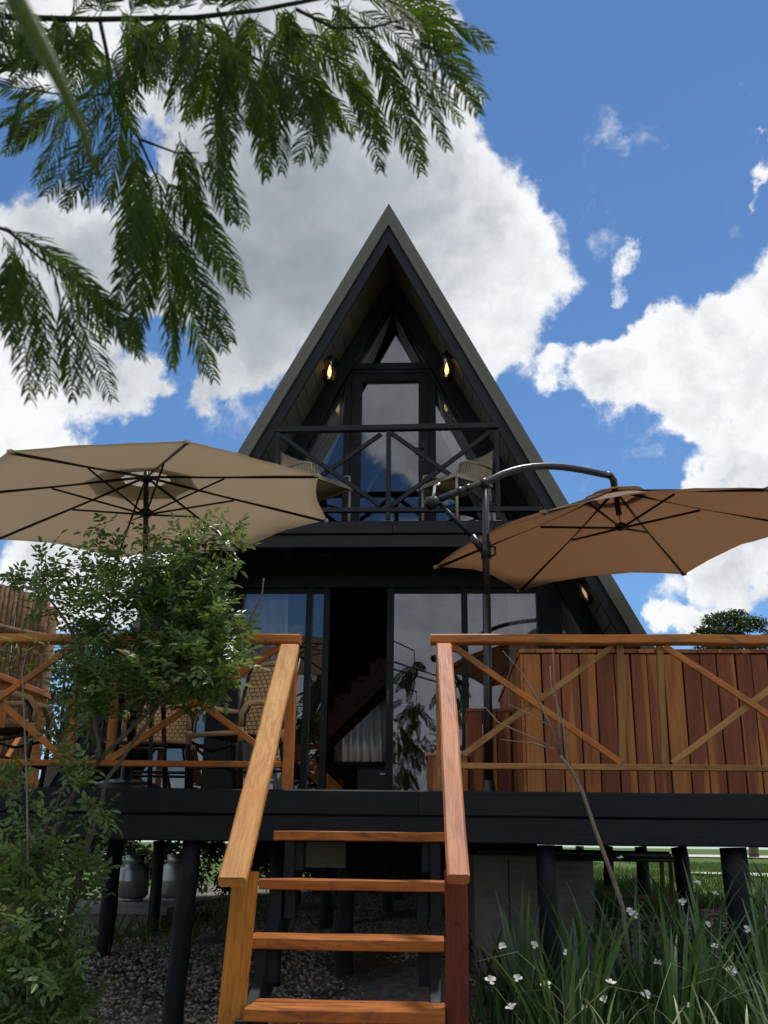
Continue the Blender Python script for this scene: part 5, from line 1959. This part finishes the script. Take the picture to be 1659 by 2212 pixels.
fr_list = [((30, 40), (70, 150)), ((10, 60), (-30, 170)), ((80, 30), (30, 180)), ((120, 200), (190, 300)), ((60, 190), (30, 300)), ((160, 40), (210, 180)), ((190, 40), (150, 200)), ((230, 150), (290, 290)), ((30, 10), (100, 90)), ((180, 20), (240, -60)), ((100, 0), (40, -60)),
           ((60, 30), (20, 110)), ((110, 35), (170, 130)), ((150, 35), (90, 140)), ((20, 0), (-20, 90)), ((270, 30), (330, 140)), ((350, 38), (300, 150)), ((400, 35), (340, 160)), ((450, 30), (400, 130)), ((540, 25), (520, 150)), ((590, 20), (640, 130)), ((640, 10), (600, 120)), ((720, 0), (760, 110)), ((760, 0), (700, 110)), ((810, -20), (900, 60)), ((860, -40), (960, 40)), ((560, 0), (470, -40)), ((640, 0), (720, -50)), ((280, 20), (360, -40)), ((430, 20), (520, -40)), ((520, 90), (470, 240)), ((560, 120), (640, 260)), ((600, 140), (540, 270)), ((640, 160), (590, 290)), ((680, 180), (760, 300)), ((460, 120), (400, 260)), ((420, 80), (360, 230)),
           ((920, 20), (1065, 105)), ((890, 55), (1045, 215)), ((880, 70), (1035, 245)), ((850, 90), (965, 320)), ((810, 120), (910, 372)), ((800, 90), (925, 350)), ((760, 110), (822, 368)), ((740, 150), (830, 325)),
           ((705, 235), (690, 357)), ((700, 240), (645, 350)), ((660, 150), (735, 285)), ((640, 130), (700, 300)), ((585, 160), (608, 372)), ((560, 140), (575, 372)), ((530, 150), (590, 340)), ((600, 70), (720, 250)),
           ((840, 10), (1000, 110)), ((760, 20), (900, 110)), ((860, 20), (1060, 95)), ((900, 10), (1010, 180)), ((780, 60), (890, 250)), ((700, 60), (800, 240)), ((720, 40), (860, 180)), ((640, 60), (760, 200)), ((830, 70), (990, 250)),
           ((480, 130), (500, 330)), ((460, 200), (470, 390)), ((440, 310), (530, 490)), ((420, 340), (505, 470)), ((415, 340), (450, 560)), ((400, 300), (430, 480)), ((380, 310), (420, 460)),
           ((345, 430), (372, 690)), ((352, 470), (490, 715)), ((360, 540), (457, 795)), ((390, 380), (500, 600)), ((340, 400), (255, 630)), ((330, 420), (300, 700)), ((350, 420), (330, 640)), ((360, 400), (410, 640)), ((350, 380), (470, 560)), ((330, 380), (270, 560)), ((340, 350), (330, 560)), ((365, 620), (372, 780)),
           ((205, 290), (100, 425)), ((160, 250), (80, 400)), ((260, 230), (232, 455)), ((300, 320), (265, 560)), ((230, 320), (140, 450)), ((110, 200), (5, 190)), ((95, 215), (5, 262)), ((60, 130), (-5, 60)), ((180, 210), (40, 300)), ((240, 210), (150, 380)), ((250, 240), (190, 450)), ((280, 280), (300, 480)), ((130, 210), (30, 330)), ((60, 150), (-20, 130)),
           ((10, 490), (170, 600)), ((100, 530), (303, 768)), ((70, 520), (252, 690)), ((30, 520), (22, 745)), ((20, 540), (65, 865)), ((80, 590), (112, 850)), ((130, 610), (242, 862)), ((150, 640), (182, 850)), ((10, 560), (40, 690)), ((180, 600), (302, 745)), ((50, 540), (-10, 700)), ((60, 560), (95, 790)), ((110, 560), (150, 800)), ((130, 570), (230, 740)), ((0, 500), (60, 640)),
           ((380, 40), (470, 200)), ((320, 40), (280, 200)), ((300, 40), (350, 190)), ((420, 40), (400, 210)), ((450, 40), (530, 170)), ((520, 30), (620, 150)), ((560, 30), (480, 190)), ((150, 40), (130, 180)), ((240, 100), (300, 230)), ((235, 130), (170, 260)), ((260, 60), (330, 180)), ((480, 60), (440, 250)), ((500, 90), (560, 250)), ((600, 30), (680, 160)), ((660, 20), (750, 120)), ((620, 20), (560, 160)),
           ((50, 30), (-10, 120)), ((90, 40), (60, 150)), ((700, 0), (820, 90)), ((350, 30), (420, -60)), ((500, 30), (600, -60)), ((700, 10), (800, -70)), ((200, 40), (280, -60)), ((780, 0), (940, 30)), ((820, -20), (980, 20))]
for (a, c_) in fr_list:
    nd_ = 1 + (rnd.random() < .6) + (2 if (a[1] < 180 and 120 < a[0] < 620) else 0) * (rnd.random() < .6)
    if a[0] > 640 and c_[1] > 200:
        nd_ = 1 + (rnd.random() < .35)
    if 330 <= a[0] <= 400 and a[1] >= 380:
        c_ = (c_[0] + (c_[0] - a[0]) * .06, c_[1] + (c_[1] - a[1]) * .10)
    for dup_ in range(nd_):
        j = 16 * min(dup_, 2) + 6 * (dup_ > 1)
        ya = YT + rnd.uniform(-.16, .22)
        yb = ya + rnd.uniform(-.05, .12)
        p0 = at(a[0] + rnd.uniform(-j, j), a[1] + rnd.uniform(-j, j), Y=ya)
        p1 = at(c_[0] + rnd.uniform(-j, j) * 1.6, c_[1] + rnd.uniform(-j, j) * 1.2, Y=yb)
        view = (CAM - p0).normalized()
        nn = view * rnd.uniform(.55, 1.1) + Vector((rnd.gauss(0, .35), rnd.gauss(0, .35), rnd.uniform(.2, .8)))
        Lf = (p1 - p0).length
        frond(p0, p1, nn, max(14, int(Lf / .0088)), rnd.choice((.0030, .0036, .0042)), .034 + .075 * Lf, rnd.uniform(.02, .14), .15 + .5 * rnd.random())
# close, out of focus green shoot
b = MB()
b.tube([at(-10, -90, Y=-5.56), at(40, 10, Y=-5.55), at(95, 110, Y=-5.53), at(140, 200, Y=-5.52), at(178, 280, Y=-5.50), at(205, 372, Y=-5.48)], [.009, .0078, .0062, .0046, .0034, .0022], 8)
b.build('shoot', M['shoot'], tree)
# the rest of its crown, behind the camera: only the window glass sees it
back = MB()
for k_, (px, py, s_) in enumerate(((895, 1440, .9), (900, 1530, 1.1), (870, 1600, .6), (865, 1690, .6), (690, 1470, .9), (960, 1500, .8), (985, 1520, .7), (600, 1560, .7))):
    q = at(px, py, Y=7.4 + 8.2)
    q.y = -8.2
    q += Vector((0, 0, .0))
    back.tube([Vector((-2.5, -5.6, .6)), Vector((-1.6, -7.2, q.z + .9)), q + Vector((0, 0, .35)), q], [.05, .03, .015, .005], 6)
    for i in range(9):
        a = rnd.uniform(0, 6.28)
        p0 = q + Vector((rnd.gauss(0, .12), rnd.gauss(0, .2), rnd.gauss(.1, .15)))
        p1 = p0 + Vector((math.cos(a) * .45, math.sin(a) * .3, -rnd.uniform(.25, .7))) * s_
        frond(p0, p1, Vector((rnd.gauss(0, .5), 1, .4)), 22, .016, .16 * s_, .12, .4)
back.build('limb', M['dark_bark'], tree)
